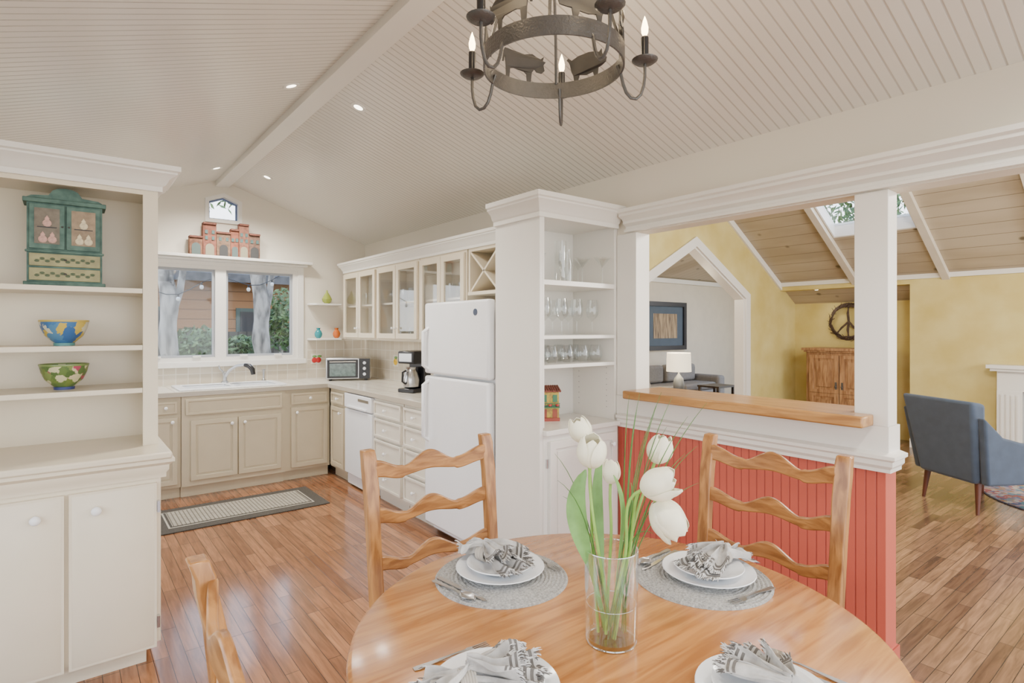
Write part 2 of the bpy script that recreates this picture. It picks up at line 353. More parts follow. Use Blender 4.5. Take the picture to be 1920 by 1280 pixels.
# ---------------------------------------------------------------- kitchen window
g=lambda a,b,d:(a,d,b)
def rect(x0,x1,z0,z1): return [(x0,z0),(x1,z0),(x1,z1),(x0,z1)]
wn=struct('window_1',MB().prism(rect(WX0,WX1,WZ0,WZ1),g,YB-.008,YB+.08,[rect(.52,1.185,WZ0+.04,WZ1-.04),rect(1.285,1.95,WZ0+.04,WZ1-.04)]),m_trim)
for x0,x1 in ((.52,1.185),(1.285,1.95)):
    MB().prism(rect(x0+.001,x1-.001,WZ0+.041,WZ1-.041),g,YB+.02,YB+.05,[rect(x0+.022,x1-.022,WZ0+.063,WZ1-.063)]).build('sash',mat('sash_grey',(.36,.38,.41),.5),wn)
    MB().box(x0+.02,x1-.02,YB+.033,YB+.037,WZ0+.06,WZ1-.06).build('window_glass',m_pane,wn)
for x in (.68,1.02,1.45,1.79): MB().box(x-.035,x+.035,YB-.022,YB+.01,WZ0+.041,WZ0+.058).build('window_latch',m_trim,wn)
struct('trim_7',MB().prism(rect(.36,2.06,WZ0-.03,2.165),g,YB-.02,YB-.0005,[rect(WX0+.005,WX1-.005,WZ0+.005,WZ1-.005)]),m_trim)
struct('trim_8',MB().box(.34,2.08,YB-.05,YB-.0205,WZ0-.055,WZ0),m_trim,.004)
struct('trim_9',MB().box(.29,2.13,YB-.12,YB-.0005,2.19,2.22).box(.33,2.09,YB-.07,YB-.0005,2.166,2.189),m_trim,.005)
gin=[(gc-.135,2.60),(gc+.135,2.60),(gc+.135,2.775),(gc,2.828),(gc-.135,2.775)]
gout=[(gc-.17,2.565),(gc+.17,2.565),(gc+.17,2.80),(gc,2.868),(gc-.17,2.80)]
gmid=[(gc-.12,2.615),(gc+.12,2.615),(gc+.12,2.765),(gc,2.812),(gc-.12,2.765)]
w2=struct('window_2',MB().prism(gout,g,YB-.02,YB-.001,[gin]).prism(gpoly,g,YB+.001,YB+.08,[gin]),m_trim)
MB().prism(gin,g,YB+.04,YB+.06,[gmid]).build('sash',mat('sash_blue',(.10,.15,.30),.5),w2)
MB().prism(gin,g,YB+.03,YB+.035).build('window_glass',m_pane,w2)
# ---------------------------------------------------------------- backsplash / counters
struct('trim_10',MB().box(-.3,2.1,YB-.008,YB,.94,WZ0-.056).box(2.1,XR-.008,YB-.008,YB,.94,1.38),m_tile_b)
struct('trim_11',MB().box(XR-.008,XR,3.68,YB-.008,.94,1.38),m_tile_r)
sx0,sx1,sy0,sy1=.84,1.66,5.80,6.20
ct=MB().prism([(-.3,5.70),(2.10,5.70),(2.10,3.68),(XR-.008,3.68),(XR-.008,YB-.008),(-.3,YB-.008)],lambda a,b,d:(a,b,d),.895,.94,[[(sx0,sy0),(sx1,sy0),(sx1,sy1),(sx0,sy1)]])
tag(ct.build('countertop',m_tile_c,None,.004),'L shaped cream tiled countertop around the kitchen corner','countertop')
sk=thing('kitchen_sink','white double bowl drop in sink under the window','sink',(1.25,6.0,.94))
b=MB().prism([(sx0-.05,sy0-.05),(sx1+.05,sy0-.05),(sx1+.05,sy1+.07),(sx0-.05,sy1+.07)],lambda a,b,d:(a,b,d),.9402,.957,[[(sx0+.02,sy0+.02),(1.23,sy0+.02),(1.23,sy1-.02),(sx0+.02,sy1-.02)],[(1.27,sy0+.02),(sx1-.02,sy0+.02),(sx1-.02,sy1-.02),(1.27,sy1-.02)]])
b.build('rim',m_white,sk,.006)
for x0,x1 in ((sx0+.015,1.235),(1.265,sx1-.015)):
    y0,y1=sy0+.015,sy1-.015
    MB().box(x0,x1,y0,y1,.76,.765).box(x0,x0+.005,y0,y1,.765,.95).box(x1-.005,x1,y0,y1,.765,.95).box(x0,x1,y0,y0+.005,.765,.95).box(x0,x1,y1-.005,y1,.765,.95).build('basin',m_white,sk)
fa=thing('faucet','chrome kitchen faucet with a black pull out spray head','faucet',(1.25,6.23,.957))
MB().lathe([(.035,0),(.035,.012),(.022,.02),(.02,.07),(.026,.095),(.018,.11)],(1.25,6.23,.957),16).build('base',m_steel,fa)
MB().tube([(1.25,6.23,1.01),(1.28,6.20,1.075),(1.34,6.14,1.125),(1.40,6.09,1.135),(1.435,6.05,1.12)],[.016,.015,.014,.015,.017],12).build('spout',m_steel,fa)
MB().tube([(1.40,6.085,1.135),(1.435,6.05,1.125),(1.46,6.03,1.09),(1.465,6.02,1.04)],[.018,.024,.025,.02],12).build('spray_head',m_black,fa)
MB().tube([(1.25,6.23,1.05),(1.20,6.21,1.10),(1.19,6.2,1.13)],[.008,.008,.006],8).build('lever',m_steel,fa)
sd=thing('soap_dispenser','slim chrome soap dispenser standing right of the faucet','soap dispenser',(1.62,6.24,.957))
MB().lathe([(.022,0),(.02,.01),(.011,.02),(.011,.09),(.014,.1),(.014,.12)],(1.62,6.24,.957),14).build('pump_body',m_steel,sd)
MB().tube([(1.62,6.24,1.07),(1.62,6.19,1.075)],.006,8).build('nozzle',m_steel,sd)
FY=5.74
def base_cab(label,face,pos,a0,a1,depth,m,fronts,group=None):
    if face=='y': t=thing('base_cabinet',label,'cabinet',((a0+a1)/2,pos+depth/2,0),group=group)
    else: t=thing('base_cabinet',label,'cabinet',(pos+depth/2,(a0+a1)/2,0),group=group)
    top=.75 if a0==.80 and face=='y' else .893
    MB().fb(face,pos,a0+.001,a1-.001,.1,top,-depth,0).fb(face,pos,a0+.001,a1-.001,0,.1,-depth,-.05).build('body',m,t)
    if top<.8: MB().fb(face,pos,a0+.001,a1-.001,.75,.893,-.025,0).build('apron',m,t)
    for kind,f0,f1,z0,z1,ks in fronts:
        d=door(t,face,pos,f0,f1,z0,z1,m,'door' if kind=='d' else ('drawer' if kind=='w' else 'false_front'),.04 if kind=='d' else .022)
        for ka,kz in ks: knob(d,face,pos,ka,kz,.026)
    return t
base_cab('beige base cabinet left of the sink, partly hidden by the hutch','y',FY,.36,.80,.59,m_base,[('w',.40,.77,.75,.86,[(.68,.805)]),('d',.40,.77,.13,.72,[(.73,.68)])])
base_cab('beige sink cabinet with two doors under the sink','y',FY-.02,.80,1.68,.61,m_base,[('f',.83,1.65,.73,.87,[]),('d',.87,1.25,.15,.68,[(1.20,.63)]),('d',1.26,1.64,.15,.68,[(1.31,.63)])])
base_cab('beige base cabinet right of the sink with one drawer over one door','y',FY,1.68,2.13,.59,m_base,[('w',1.74,2.10,.75,.86,[(1.92,.805)]),('d',1.74,2.10,.13,.72,[(1.79,.67)])])
base_cab('narrow beige base cabinet between inside corner and dishwasher','x',2.135,5.29,5.72,.6,m_base,[('w',5.33,5.66,.75,.86,[(5.45,.805)]),('d',5.33,5.66,.13,.72,[(5.38,.67)])])
dw=thing('dishwasher','white built in dishwasher under the tiled counter','dishwasher',(2.4,4.975,0))
MB().box(2.14,2.72,4.67,5.28,.02,.885).build('body',m_white,dw)
MB().box(2.105,2.14,4.675,5.275,.13,.74).build('door',m_white,dw,.006)
cp=MB().box(2.10,2.14,4.675,5.275,.75,.885).build('control_panel',m_white,dw,.006)
MB().box(2.085,2.10,4.76,5.19,.755,.775).build('handle',m_white,cp,.004)
MB().box(2.098,2.10,4.72,4.95,.83,.855).build('button_strip',m_steel,cp)
MB().box(2.16,2.2,4.675,5.275,.02,.12).build('kick_plate',m_black,dw)
def dr(a0,a1,lab):
    fr=[]
    for z0,z1 in [(.13,.33),(.35,.54),(.56,.72),(.74,.87)]: fr.append(('w',a0+.02,a1-.02,z0,z1,[((a0+a1)/2,(z0+z1)/2)]))
    base_cab(lab,'x',2.135,a0,a1,.6,m_basew,fr)
dr(4.12,4.66,'cream four drawer base cabinet beside the dishwasher'); dr(3.68,4.11,'cream four drawer base cabinet beside the refrigerator')
to=thing('toaster_oven','steel toaster oven in the kitchen counter corner','toaster oven',(2.44,6.0,.94),-.42,world=False)
MB().box(-.23,.23,-.15,.15,.015,.245).build('body',m_steel,to,.01)
d=MB().box(-.215,.10,-.165,-.15,.03,.225).build('door',m_black,to,.004)
MB().box(-.19,.075,-.168,-.165,.05,.185).build('window',mat('oven_glass',(.13,.18,.17),.08,var=.3,scale=30),d)
MB().tube([(-.19,-.185,.205),(.08,-.185,.205)],.008,8).cone((-.18,-.165,.205),(-.18,-.185,.205),.005,.005,8).cone((.07,-.165,.205),(.07,-.185,.205),.005,.005,8).build('handle',m_chrome,d)
MB().box(.11,.225,-.16,-.15,.02,.235).build('control_panel',m_black,to,.003)
for z in (.07,.13,.19): MB().cone((.167,-.16,z),(.167,-.18,z),.02,.017,14).build('knob',m_steel,to)
for x in (-.185,.185):
    for y in (-.11,.11): MB().cone((x,y,0),(x,y,.015),.015,.015,10).build('foot',m_black,to)
cm=thing('coffee_maker','black and steel drip coffee maker beside the refrigerator','coffee maker',(2.42,4.47,.94),-1.2,world=False)
MB().box(-.09,.09,-.12,.12,0,.035).build('base',m_black,cm,.008)
MB().box(-.09,.09,.03,.12,.035,.36).build('water_tank',m_black,cm,.01)
MB().box(-.09,.09,-.12,.03,.25,.36).build('brew_head',m_black,cm,.012)
MB().box(-.07,.07,-.124,-.12,.27,.34).build('display',m_steel,cm)
MB().lathe([(.05,.037),(.07,.05),(.075,.11),(.06,.17),(.045,.2),(.05,.22)],(0,-.045,0),20).build('carafe',mat('steel_carafe',(.5,.5,.5),.2,.9),cm)
MB().tube([(0,-.115,.19),(0,-.155,.18),(0,-.16,.10),(0,-.12,.08)],.009,8).build('carafe_handle',m_black,cm)
ch=thing('cherry_tile','small painted cherry tile on the backsplash left of the toaster oven','tile',(2.20,YB-.012,1.16))
MB().box(2.145,2.255,YB-.014,YB-.0085,1.105,1.215).build('tile_base',mat('tile_ivory',(.76,.72,.62),.3),ch)
for x in (2.178,2.224): MB().ell((x,YB-.018,1.146),.030,.006,.030).build('cherry',mat('cherry_red',(.5,.015,.015),.3),ch)
for x in (2.18,2.235): MB().ell((x,YB-.018,1.188),.026,.005,.013).build('leaf',m_leaf,ch)
p=at(743,676,x=XR-.008); lm=thing('lemon_tile','small painted lemon tile on the right backsplash','tile',tuple(p))
MB().box(XR-.014,XR-.0085,p.y-.06,p.y+.06,p.z-.06,p.z+.06).build('tile_base',bpy.data.materials['tile_ivory'],lm)
MB().ell((XR-.018,p.y,p.z-.012),.007,.044,.036).build('lemon',mat('lemon_yellow',(.75,.46,.015),.3),lm)
MB().ell((XR-.018,p.y-.01,p.z+.034),.005,.034,.015).build('leaf',m_leaf,lm)
# ---------------------------------------------------------------- upper cabinets
UX=2.45
def upper(a0,a1,z0,lab):
    t=thing('upper_cabinet',lab,'cabinet',(2.61,(a0+a1)/2,z0),group='glass door upper cabinets')
    MB().box(XR-.02,XR-.001,a0,a1,z0,2.11).box(UX,XR-.02,a0,a0+.018,z0,2.11).box(UX,XR-.02,a1-.018,a1,z0,2.11).box(UX,XR-.02,a0+.018,a1-.018,z0,z0+.02).box(UX,XR-.02,a0+.018,a1-.018,2.09,2.11).build('body',m_hutch,t)
    MB().box(UX+.03,XR-.02,a0+.018,a1-.018,1.73,1.748).build('shelf',m_hutch,t)
    mid=(a0+a1)/2
    for q0,q1,k in ((a0+.02,mid-.004,mid-.03),(mid+.004,a1-.02,mid+.03)):
        d=door(t,'x',UX,q0,q1,z0+.02,2.09,m_hutch,'door',.05,True); knob(d,'x',UX,k,z0+.12,.022,r=.011)
upper(5.30,6.15,1.38,'cream glass door wall cabinet nearest the window corner')
upper(4.43,5.29,1.38,'cream glass door wall cabinet above the coffee maker')
upper(3.68,4.42,1.38,'cream glass door wall cabinet next to the wine rack')
wr=thing('wine_rack','cream X shaped wine rack box above the refrigerator','wine rack',(2.61,3.3,1.75))
MB().box(XR-.02,XR-.001,2.86,3.66,1.75,2.11).box(UX,XR-.02,2.86,2.88,1.75,2.11).box(UX,XR-.02,3.64,3.66,1.75,2.11).box(UX-.02,XR-.02,2.88,3.64,1.75,1.775).box(UX,XR-.02,2.88,3.64,2.085,2.11).box(UX,XR-.02,3.27,3.285,1.775,2.085).build('body',m_hutch,wr)
for y0 in (2.88,3.285):
    y1=y0+.36
    for s in (0,1):
        p0=(y0,1.775) if s==0 else (y0,2.085); p1=(y1,2.085) if s==0 else (y1,1.775)
        n=Vector((-(p1[1]-p0[1]),p1[0]-p0[0])).normalized()*.008
        MB().prism([(p0[0]+n.x,p0[1]+n.y),(p0[0]-n.x,p0[1]-n.y),(p1[0]-n.x,p1[1]-n.y),(p1[0]+n.x,p1[1]+n.y)],lambda a,b,d:(d,a,b),UX+.005,XR-.03).build('divider',m_hutch,wr)
struct('trim_12',MB().sweep([(UX,2.86),(UX,6.15),(XR-.001,6.15)],crownprof(2.11,.11,.06)),m_trim)
# ---------------------------------------------------------------- fridge
fr=thing('refrigerator','tall white top freezer refrigerator beside the shelf column','refrigerator',(2.4,3.26,0))
FX=2.06
MB().box(FX+.07,XR-.03,2.865,3.655,.03,1.66).build('body',m_white,fr,.01)
for x in (FX+.14,XR-.14):
    for y in (2.92,3.6): MB().cone((x,y,0),(x,y,.03),.02,.02,10).build('foot',m_black,fr)
fd=MB().box(FX,FX+.065,2.862,3.658,1.17,1.68).build('freezer_door',m_white,fr,.018,segs=3)
rd=MB().box(FX,FX+.065,2.862,3.658,.09,1.155).build('fridge_door',m_white,fr,.018,segs=3)
MB().tube([(FX+.005,3.60,1.20),(FX-.035,3.61,1.23),(FX-.035,3.61,1.47),(FX+.005,3.60,1.50)],.014,10).build('handle',m_white,fd)
MB().tube([(FX+.005,3.60,1.12),(FX-.035,3.61,1.09),(FX-.035,3.61,.72),(FX+.005,3.60,.69)],.014,10).build('handle',m_white,rd)
MB().cone((FX+.001,3.0,1.60),(FX-.003,3.0,1.60),.022,.022,18).build('badge',mat('badge_dark',(.05,.07,.12),.3),fd)
# ---------------------------------------------------------------- centre bookcase
BX0,BY0,BY1=2.10,2.42,2.84
bk=thing('bookcase','tall cream built in bookcase column beside the refrigerator','bookcase',(2.44,2.62,0))
MB().box(BX0,BX0+.025,BY0,BY1,0,2.16).build('side_panel',m_trim,bk,.002)
MB().box(XR-.03,XR-.0005,BY0+.025,BY1,.0,2.16).build('side_panel',m_trim,bk)
MB().box(BX0+.025,XR-.03,BY1-.02,BY1,0,2.16).build('back_panel',m_trim,bk)
MB().box(BX0+.025,XR-.03,BY0+.02,BY1-.02,2.14,2.16).build('top_panel',m_trim,bk)
MB().box(BX0+.025,XR-.031,BY0,BY0+.02,2.14,2.16).box(BX0+.025,BX0+.035,BY0,BY0+.02,.93,2.14).build('face_frame',m_trim,bk)
SZ=[1.775,1.455,1.285]
for z in SZ: MB().box(BX0+.026,XR-.031,BY0+.01,BY1-.021,z-.03 if z>1.7 else z-.022,z).build('shelf',m_trim,bk,.002)
MB().box(BX0+.026,XR-.031,BY0-.03,BY1-.021,.885,.915).build('shelf',m_trim,bk,.004)
MB().box(BX0+.026,XR-.031,BY0,BY0+.02,.08,.885).build('face_frame',m_trim,bk)
d=door(bk,'y',BY0,BX0+.06,XR-.06,.12,.85,m_trim); knob(d,'y',BY0,XR-.11,.78,.026)
for z in (.70,.2): MB().box(BX0+.045,BX0+.06,BY0-.012,BY0,z,z+.05).build('hinge',m_chrome,bk)
MB().sweep([(XR-.031,BY0),(BX0,BY0),(BX0,BY1)],crownprof(2.125,.13,.075)).box(BX0,XR-.031,BY0,BY1,2.24,2.255).build('crown',m_trim,bk)
for yy in (BY0+.09,BY1-.08):
    for k in range(8): MB().cone((XR-.0306,yy,.99+k*.036),(XR-.0312,yy,.99+k*.036),.0026,.0026,6).build('pin_hole',m_dark,bk)
PROTO={}
def glassware(kind,name,lab,x,y,z,grp):
    P={'wine':[(.034,0),(.034,.003),(.006,.008),(.004,.02),(.004,.085),(.012,.095),(.034,.115),(.041,.145),(.038,.185),(.031,.225)],
       'martini':[(.036,0),(.036,.003),(.005,.008),(.004,.11),(.006,.115),(.052,.17),(.053,.172)],
       'stemless':[(.022,0),(.034,.01),(.043,.035),(.042,.065),(.033,.105)],
       'tumbler':[(.028,0),(.03,.005),(.034,.13)],
       'vase':[(.036,0),(.038,.004),(.038,.26)],
       'pitcher':[(.028,0),(.03,.01),(.03,.12),(.018,.18),(.02,.22)],
       'flute':[(.03,0),(.03,.003),(.004,.007),(.004,.08),(.018,.1),(.024,.15),(.02,.22)]}[kind]
    key='_'+kind
    if key in PROTO:
        o=PROTO[key].copy(); COL.objects.link(o)
    else:
        o=MB().lathe(P+([(r-.0015,h) for r,h in P[::-1] if h>.1] if kind in('wine','flute','martini') else [(max(r-.002,.001),h+.001) for r,h in P[::-1]]),(0,0,0),20,caps=False).build(name,m_glass); PROTO[key]=o
    o.location=(x,y,z); tag(o,lab,name.replace('_',' '),grp); return o
for x,y in ((2.26,2.56),(2.41,2.57),(2.55,2.58),(2.69,2.58),(2.33,2.72),(2.48,2.73),(2.62,2.73)):
    glassware('wine','wine_glass','clear stemmed wine glass on the second shelf of the bookcase',x,y,SZ[1],'stemmed wine glasses on the bookcase')
for x,y in ((2.30,2.54),(2.43,2.54),(2.56,2.54),(2.68,2.54),(2.24,2.68),(2.37,2.69),(2.50,2.69),(2.63,2.69)):
    glassware('stemless','stemless_glass','round stemless wine glass on the third shelf of the bookcase',x,y,SZ[2],'stemless glasses on the bookcase')
for x,y in ((2.24,2.60),(2.30,2.72),(2.62,2.60),(2.70,2.50),(2.70,2.72)):
    glassware('martini','martini_glass','martini glass on the top shelf of the bookcase',x,y,SZ[0],'martini glasses on the bookcase')
glassware('vase','glass_vase','tall straight clear glass vase on the top bookcase shelf',2.41,2.58,SZ[0],None)
glassware('pitcher','glass_decanter','slender clear decanter beside the tall glass vase',2.51,2.62,SZ[0],None)
glassware('flute','champagne_flute','narrow champagne flute behind the martini glasses on top shelf',2.59,2.76,SZ[0],None)
for a in (4.55,4.68,4.81,4.95,5.08,5.18):
    glassware('tumbler','tumbler','clear tumbler behind the glass doors above the coffee maker',2.58,a,1.748,'tumblers in the middle wall cabinet')
for a in (3.8,3.95,4.1,4.25): glassware('tumbler','tumbler','clear tumbler behind the glass doors nearest the wine rack',2.58,a,1.748,'tumblers in the wall cabinet by the wine rack')
for a in (4.6,4.8,5.0,5.15): glassware('stemless','stemless_glass','round glass behind the doors on the lower cabinet level',2.58,a,1.40,'round glasses in the middle wall cabinet')
for a in (5.45,5.6,5.8,5.95): glassware('tumbler','tumbler','clear tumbler in the wall cabinet nearest the window',2.58,a,1.748,'tumblers in the corner wall cabinet')
# house figurine
hf=thing('house_figurine','small painted clay house with red tiled roof and flower balcony','figurine',(2.40,2.68,.915),-.55,world=False)
MB().box(-.06,.06,-.04,.04,.02,.188).build('wall',two('figurine_yellow',(.54,.38,.05),(.38,.25,.05),60,.5,.45,.6,3),hf,.003)
MB().box(-.064,.064,-.045,.045,0,.02).build('plinth',mat('figurine_red',(.34,.06,.04),.5),hf)
MB().box(-.0605,.0605,-.0415,.0405,.09,.10).build('band',mat('figurine_teal',(.07,.22,.20),.5),hf)
rf=MB()
for k in range(10):
    x=-.063+k*.014; rf.tube([(x,-.054,.188),(x,.046,.212)],.0078,8)
rf.build('roof',mat('figurine_roof',(.24,.07,.045),.7,var=.5,scale=80),hf)
for x in (-.033,.033):
    MB().box(x-.014,x+.014,-.043,-.04,.12,.165).build('window',mat('figurine_blue',(.05,.20,.10),.5),hf); MB().box(x-.015,x+.015,-.043,-.04,.022,.075).build('door',mat('figurine_door',(.30,.06,.03),.5),hf)
bl=MB().box(-.06,.06,-.065,-.04,.085,.092).box(-.06,.06,-.065,-.062,.112,.116)
for k in range(9): bl.box(-.06+k*.0145,-.057+k*.0145,-.065,-.062,.092,.112)
bl.build('balcony',mat('figurine_green',(.05,.16,.06),.5),hf)
for x in (-.045,0,.045): MB().ell((x,-.058,.102),.012,.009,.009).build('flowers',mat('flower_red',(.5,.05,.05),.6,var=.4,scale=90),hf)
# ---------------------------------------------------------------- hutch
HY=3.16; HB=2.95; HX1=.345; HX0=-.86
hu=thing('hutch','tall cream built in hutch with open shelves over paneled doors','hutch',(-.26,3.2,0))
MB().box(HX0,HX1-.01,HB+.02,3.52,.1,.895).box(HX0,HX1-.06,HB+.07,3.52,0,.1).build('base_body',m_hutch,hu)
MB().box(HX0,HX1+.03,HB-.03,3.53,.9155,.945).build('counter',m_hutch,hu,.008)
MB().sweep([(HX1,3.52),(HX1,HB+.02),(HX0,HB+.02)],[(0,.83),(.01,.83),(.01,.85),(.02,.865),(.02,.885),(.04,.9),(.04,.915),(0,.915)]).build('counter_moulding',m_hutch,hu)
MB().box(HX0,HX1,3.50,3.53,.945,2.25).build('back_panel',m_hutch,hu)
MB().box(HX1-.06,HX1,HY,HY+.02,.945,2.16).box(HX1-.02,HX1,HY+.02,3.50,.945,2.25).build('side_panel',m_hutch,hu)
MB().box(HX0,HX0+.02,HY,3.50,.945,2.25).build('side_panel',m_hutch,hu)
MB().box(HX0+.02,HX1-.06,HY,HY+.02,2.12,2.16).box(HX0+.02,HX1-.02,HY+.02,3.5,2.14,2.16).build('top_panel',m_hutch,hu)
HS=[1.68,1.415,1.215]
for z in HS: MB().box(HX0+.021,HX1-.021,HY+.021,3.499,z-.022,z).box(HX0+.021,HX1-.061,HY+.005,HY+.021,z-.022,z).build('shelf',m_hutch,hu)
MB().sweep([(HX1,3.53),(HX1,HY),(HX0,HY)],crownprof(2.14,.115,.085)).box(HX0,HX1,HY,3.53,2.235,2.25).build('crown',m_trim,hu)
for i,(a0,a1,k) in enumerate(((.01,.318,.10),(-.32,-.005,-.095),(-.65,-.335,-.42))):
    d=MB()
    d.fb('y',HB+.02,a0,a1,.085,.81,0,.02)
    d.add([(a0+.01,HB-.0002,.095),(a1-.01,HB-.0002,.095),(a1-.01,HB-.0002,.80),(a0+.01,HB-.0002,.80),(a0+.038,HB-.014,.123),(a1-.038,HB-.014,.123),(a1-.038,HB-.014,.772),(a0+.038,HB-.014,.772)],[(0,1,5,4),(1,2,6,5),(2,3,7,6),(3,0,4,7),(4,5,6,7)])
    o=d.build('door',m_hutch,hu); knob(o,'y',HB,k,.735,.012,r=.019)
    if i==0:
        for z in (.17,.68): MB().box(a1+.001,a1+.012,HB-.006,HB+.02,z,z+.05).build('hinge',m_chrome,hu)
m_teal=two('distressed_teal',(.035,.085,.07),(.11,.205,.165),22,.6,.3,.7,5); m_ol=mat('olive_drawer',(.30,.28,.13),.5,var=.2,scale=20)
mc=thing('miniature_cabinet','small distressed green cabinet with painted doors and two drawers in hutch','miniature cabinet',(0.0,3.33,HS[0]),0,world=False)
W=.135
MB().box(-W,W,-.05,.07,.022,.372).build('body',m_teal,mc)
for q in ((-W-.012,W+.012,-.062,.07,0,.022),(-W-.014,W+.014,-.066,.07,.372,.392),(-W-.006,W+.006,-.062,-.05,.152,.162)): MB().box(*q).build('moulding',m_teal,mc,.003)
pd=[(-.14,0),(.14,0),(.12,.012),(.06,.018),(.045,.042),(.025,.052),(0,.055),(-.025,.052),(-.045,.042),(-.06,.018),(-.12,.012)]
MB().prism([(a,b+.392) for a,b in pd],lambda a,b,d:(a,d,b),-.05,-.03).build('pediment',m_teal,mc)
for s in (-1,1):
    x0,x1=(-W+.008,-.003) if s<0 else (.003,W-.008)
    dd=MB().box(x0,x1,-.062,-.05,.168,.366).build('door',m_teal,mc,.002)
    MB().box(x0+.018,x1-.018,-.064,-.062,.19,.348).build('painted_panel',mat('panel_brown_%d'%s,(.30,.22,.14) if s>0 else (.17,.145,.11),.6,var=.2,scale=40),dd)
    mx=(x0+x1)/2
    MB().box(mx-.034,mx+.034,-.0655,-.064,.262,.266).build('painted_ledge',m_dark,dd)
    for dx,dz in ((-.015,.20),(.018,.20),(.0,.272)): MB().lathe([(.001,0),(.010,.002),(.016,.012),(.015,.022),(.007,.032),(.009,.036),(.003,.046),(.0005,.05)],(0,0,0),14,Matrix.Diagonal((1,.15,1))).build('painted_teapot',mat('painted_pink',(.56,.34,.28),.6,var=.25,scale=60) if s<0 else mat('painted_cream',(.66,.58,.38),.6,var=.25,scale=60),dd).location=(mx+dx,-.0665,dz-.006)
    MB().ell((.012*s,-.066,.27),.004,.004,.004).build('knob',m_iron,dd)
for z0 in (.028,.092):
    o=MB().box(-W+.008,W-.008,-.06,-.05,z0,z0+.055).build('drawer',m_ol,mc,.002)
    v=MB().box(-.105,.105,-.0615,-.0602,z0+.026,z0+.028)
    for k in range(12):
        x=-.1+k*.018; v.ell((x,-.0613,z0+.027+(.006 if k%2 else -.006)),.009,.001,.005)
    v.build('painted_vine',mat('vine_green',(.07,.10,.05),.6),o); MB().ell((0,-.065,z0+.03),.005,.005,.005).build('knob',m_iron,o)
def bowl(name,lab,z,m1,m2,lip):
    t=thing(name,lab,'bowl',(-.005,3.32,z),world=False)
    MB().lathe([(.035,0),(.036,.012),(.045,.02),(.07,.045),(.085,.08),(.092,.115),(.087,.115),(.08,.08),(.062,.048),(.04,.03),(0.0001,.026)],(0,0,0),32,caps=False).build('bowl_body',m1,t)
    MB().lathe([(.037,0),(.039,.0),(.04,.012),(.037,.013)],(0,0,0),24,caps=False).build('foot_ring',m2,t)
    MB().lathe([(.0915,.108),(.0935,.112),(.0925,.117),(.087,.117),(.086,.112)],(0,0,0),32,caps=False).build('rim',lip,t)
bowl('patterned_bowl','ceramic bowl patterned in blue yellow and white on middle hutch shelf',HS[1],multi('bowl_blue',[(.04,.13,.33),(.58,.43,.08),(.05,.17,.38),(.62,.60,.45),(.05,.15,.34),(.08,.22,.38),(.60,.46,.10),(.04,.11,.28)],26,.35,1.2),mat('bowl_teal',(.1,.3,.3),.3),mat('lip_yellow',(.55,.42,.10),.3))
bowl('floral_bowl','ceramic bowl patterned with green leaves and flowers on lower hutch shelf',HS[2],multi('bowl_green',[(.16,.22,.05),(.60,.56,.32),(.08,.14,.04),(.42,.07,.12),(.20,.27,.08),(.12,.19,.05),(.62,.52,.32),(.10,.17,.05)],36,.35,1.2),mat('bowl_navy',(.04,.06,.2),.3),mat('lip_green',(.2,.28,.09),.3))
# ---------------------------------------------------------------- village relief
vr=thing('village_relief','painted terracotta village facade standing on the window head','wall decor',(1.26,6.27,2.2205),0,world=False)
blocks=[(-.32,-.205,.16,(.26,.12,.07)),(-.203,-.083,.30,(.30,.11,.07)),(-.081,.045,.22,(.26,.16,.10)),(.047,.122,.26,(.35,.12,.07)),(.124,.217,.32,(.33,.14,.09)),(.219,.325,.23,(.23,.13,.09))]
for i,(x0,x1,h,cc) in enumerate(blocks):
    w=MB().box(x0,x1,-.03+.004*(i%2),.04,0,h).build('house_facade',two('village_%d'%i,cc,[q*.5 for q in cc],30,.8,.4,.7,3),vr,.004)
    MB().box(x0+.0005,x1-.0005,-.045,.045,h,h+.02).build('roof',mat('village_roof',(.20,.075,.05),.8,var=.3,scale=60),w,.003)
    for k in range(2):
        cx=x0+(x1-x0)*(k+.5)/2; z=.15
        while z+.05<h: MB().box(cx-.012,cx+.012,-.034,-.025,z,z+.035).build('window',mat('village_shutter',(.07,.14,.13),.6),w); z+=.06
    cx=(x0+x1)/2; rr=min(.038,(x1-x0)*.36)
    MB().prism([(cx-rr,0.002),(cx+rr,0.002)]+[(cx+rr*math.cos(a*PI/8),.075+rr*math.sin(a*PI/8)) for a in range(9)],lambda a,b,d:(a,d,b),-.035,-.026).build('archway',mat('village_arch_%d'%(i%3),((.10,.14,.13),(.30,.27,.18),(.05,.05,.05))[i%3],.7),w)
for z,lab in ((1.775,'small cream wall shelf right of the window, upper one'),(1.39,'small cream wall shelf right of the window, lower one')):
    tag(MB().prism([(2.10,YB-.009),(2.10,YB-.10),(2.16,YB-.15),(2.44,YB-.15),(2.44,YB-.009)],lambda a,b,d:(a,b,d),z-.02,z).build('corner_shelf',m_trim,None,.004),lab,'shelf')
for (u,z,prof,cc,lab) in ((613,1.775,[(.02,0),(.045,.02),(.055,.05),(.035,.09),(.012,.125),(.008,.15)],(.30,.36,.06),'green teardrop vase on the upper corner shelf'),
    (597,1.39,[(.018,0),(.036,.02),(.042,.05),(.03,.08),(.016,.095),(.024,.115)],(.02,.26,.30),'small teal vase on the lower corner shelf'),
    (631,1.39,[(.018,0),(.036,.02),(.042,.05),(.03,.08),(.016,.095),(.024,.115)],(.60,.14,.02),'small orange vase on the lower corner shelf')):
    p=at(u,570,y=6.27); o=MB().lathe(prof,(0,0,0),20).build('bud_vase',mat('glaze_%d'%u,cc,.2),None); o.location=(p.x,6.27,z); tag(o,lab,'vase')
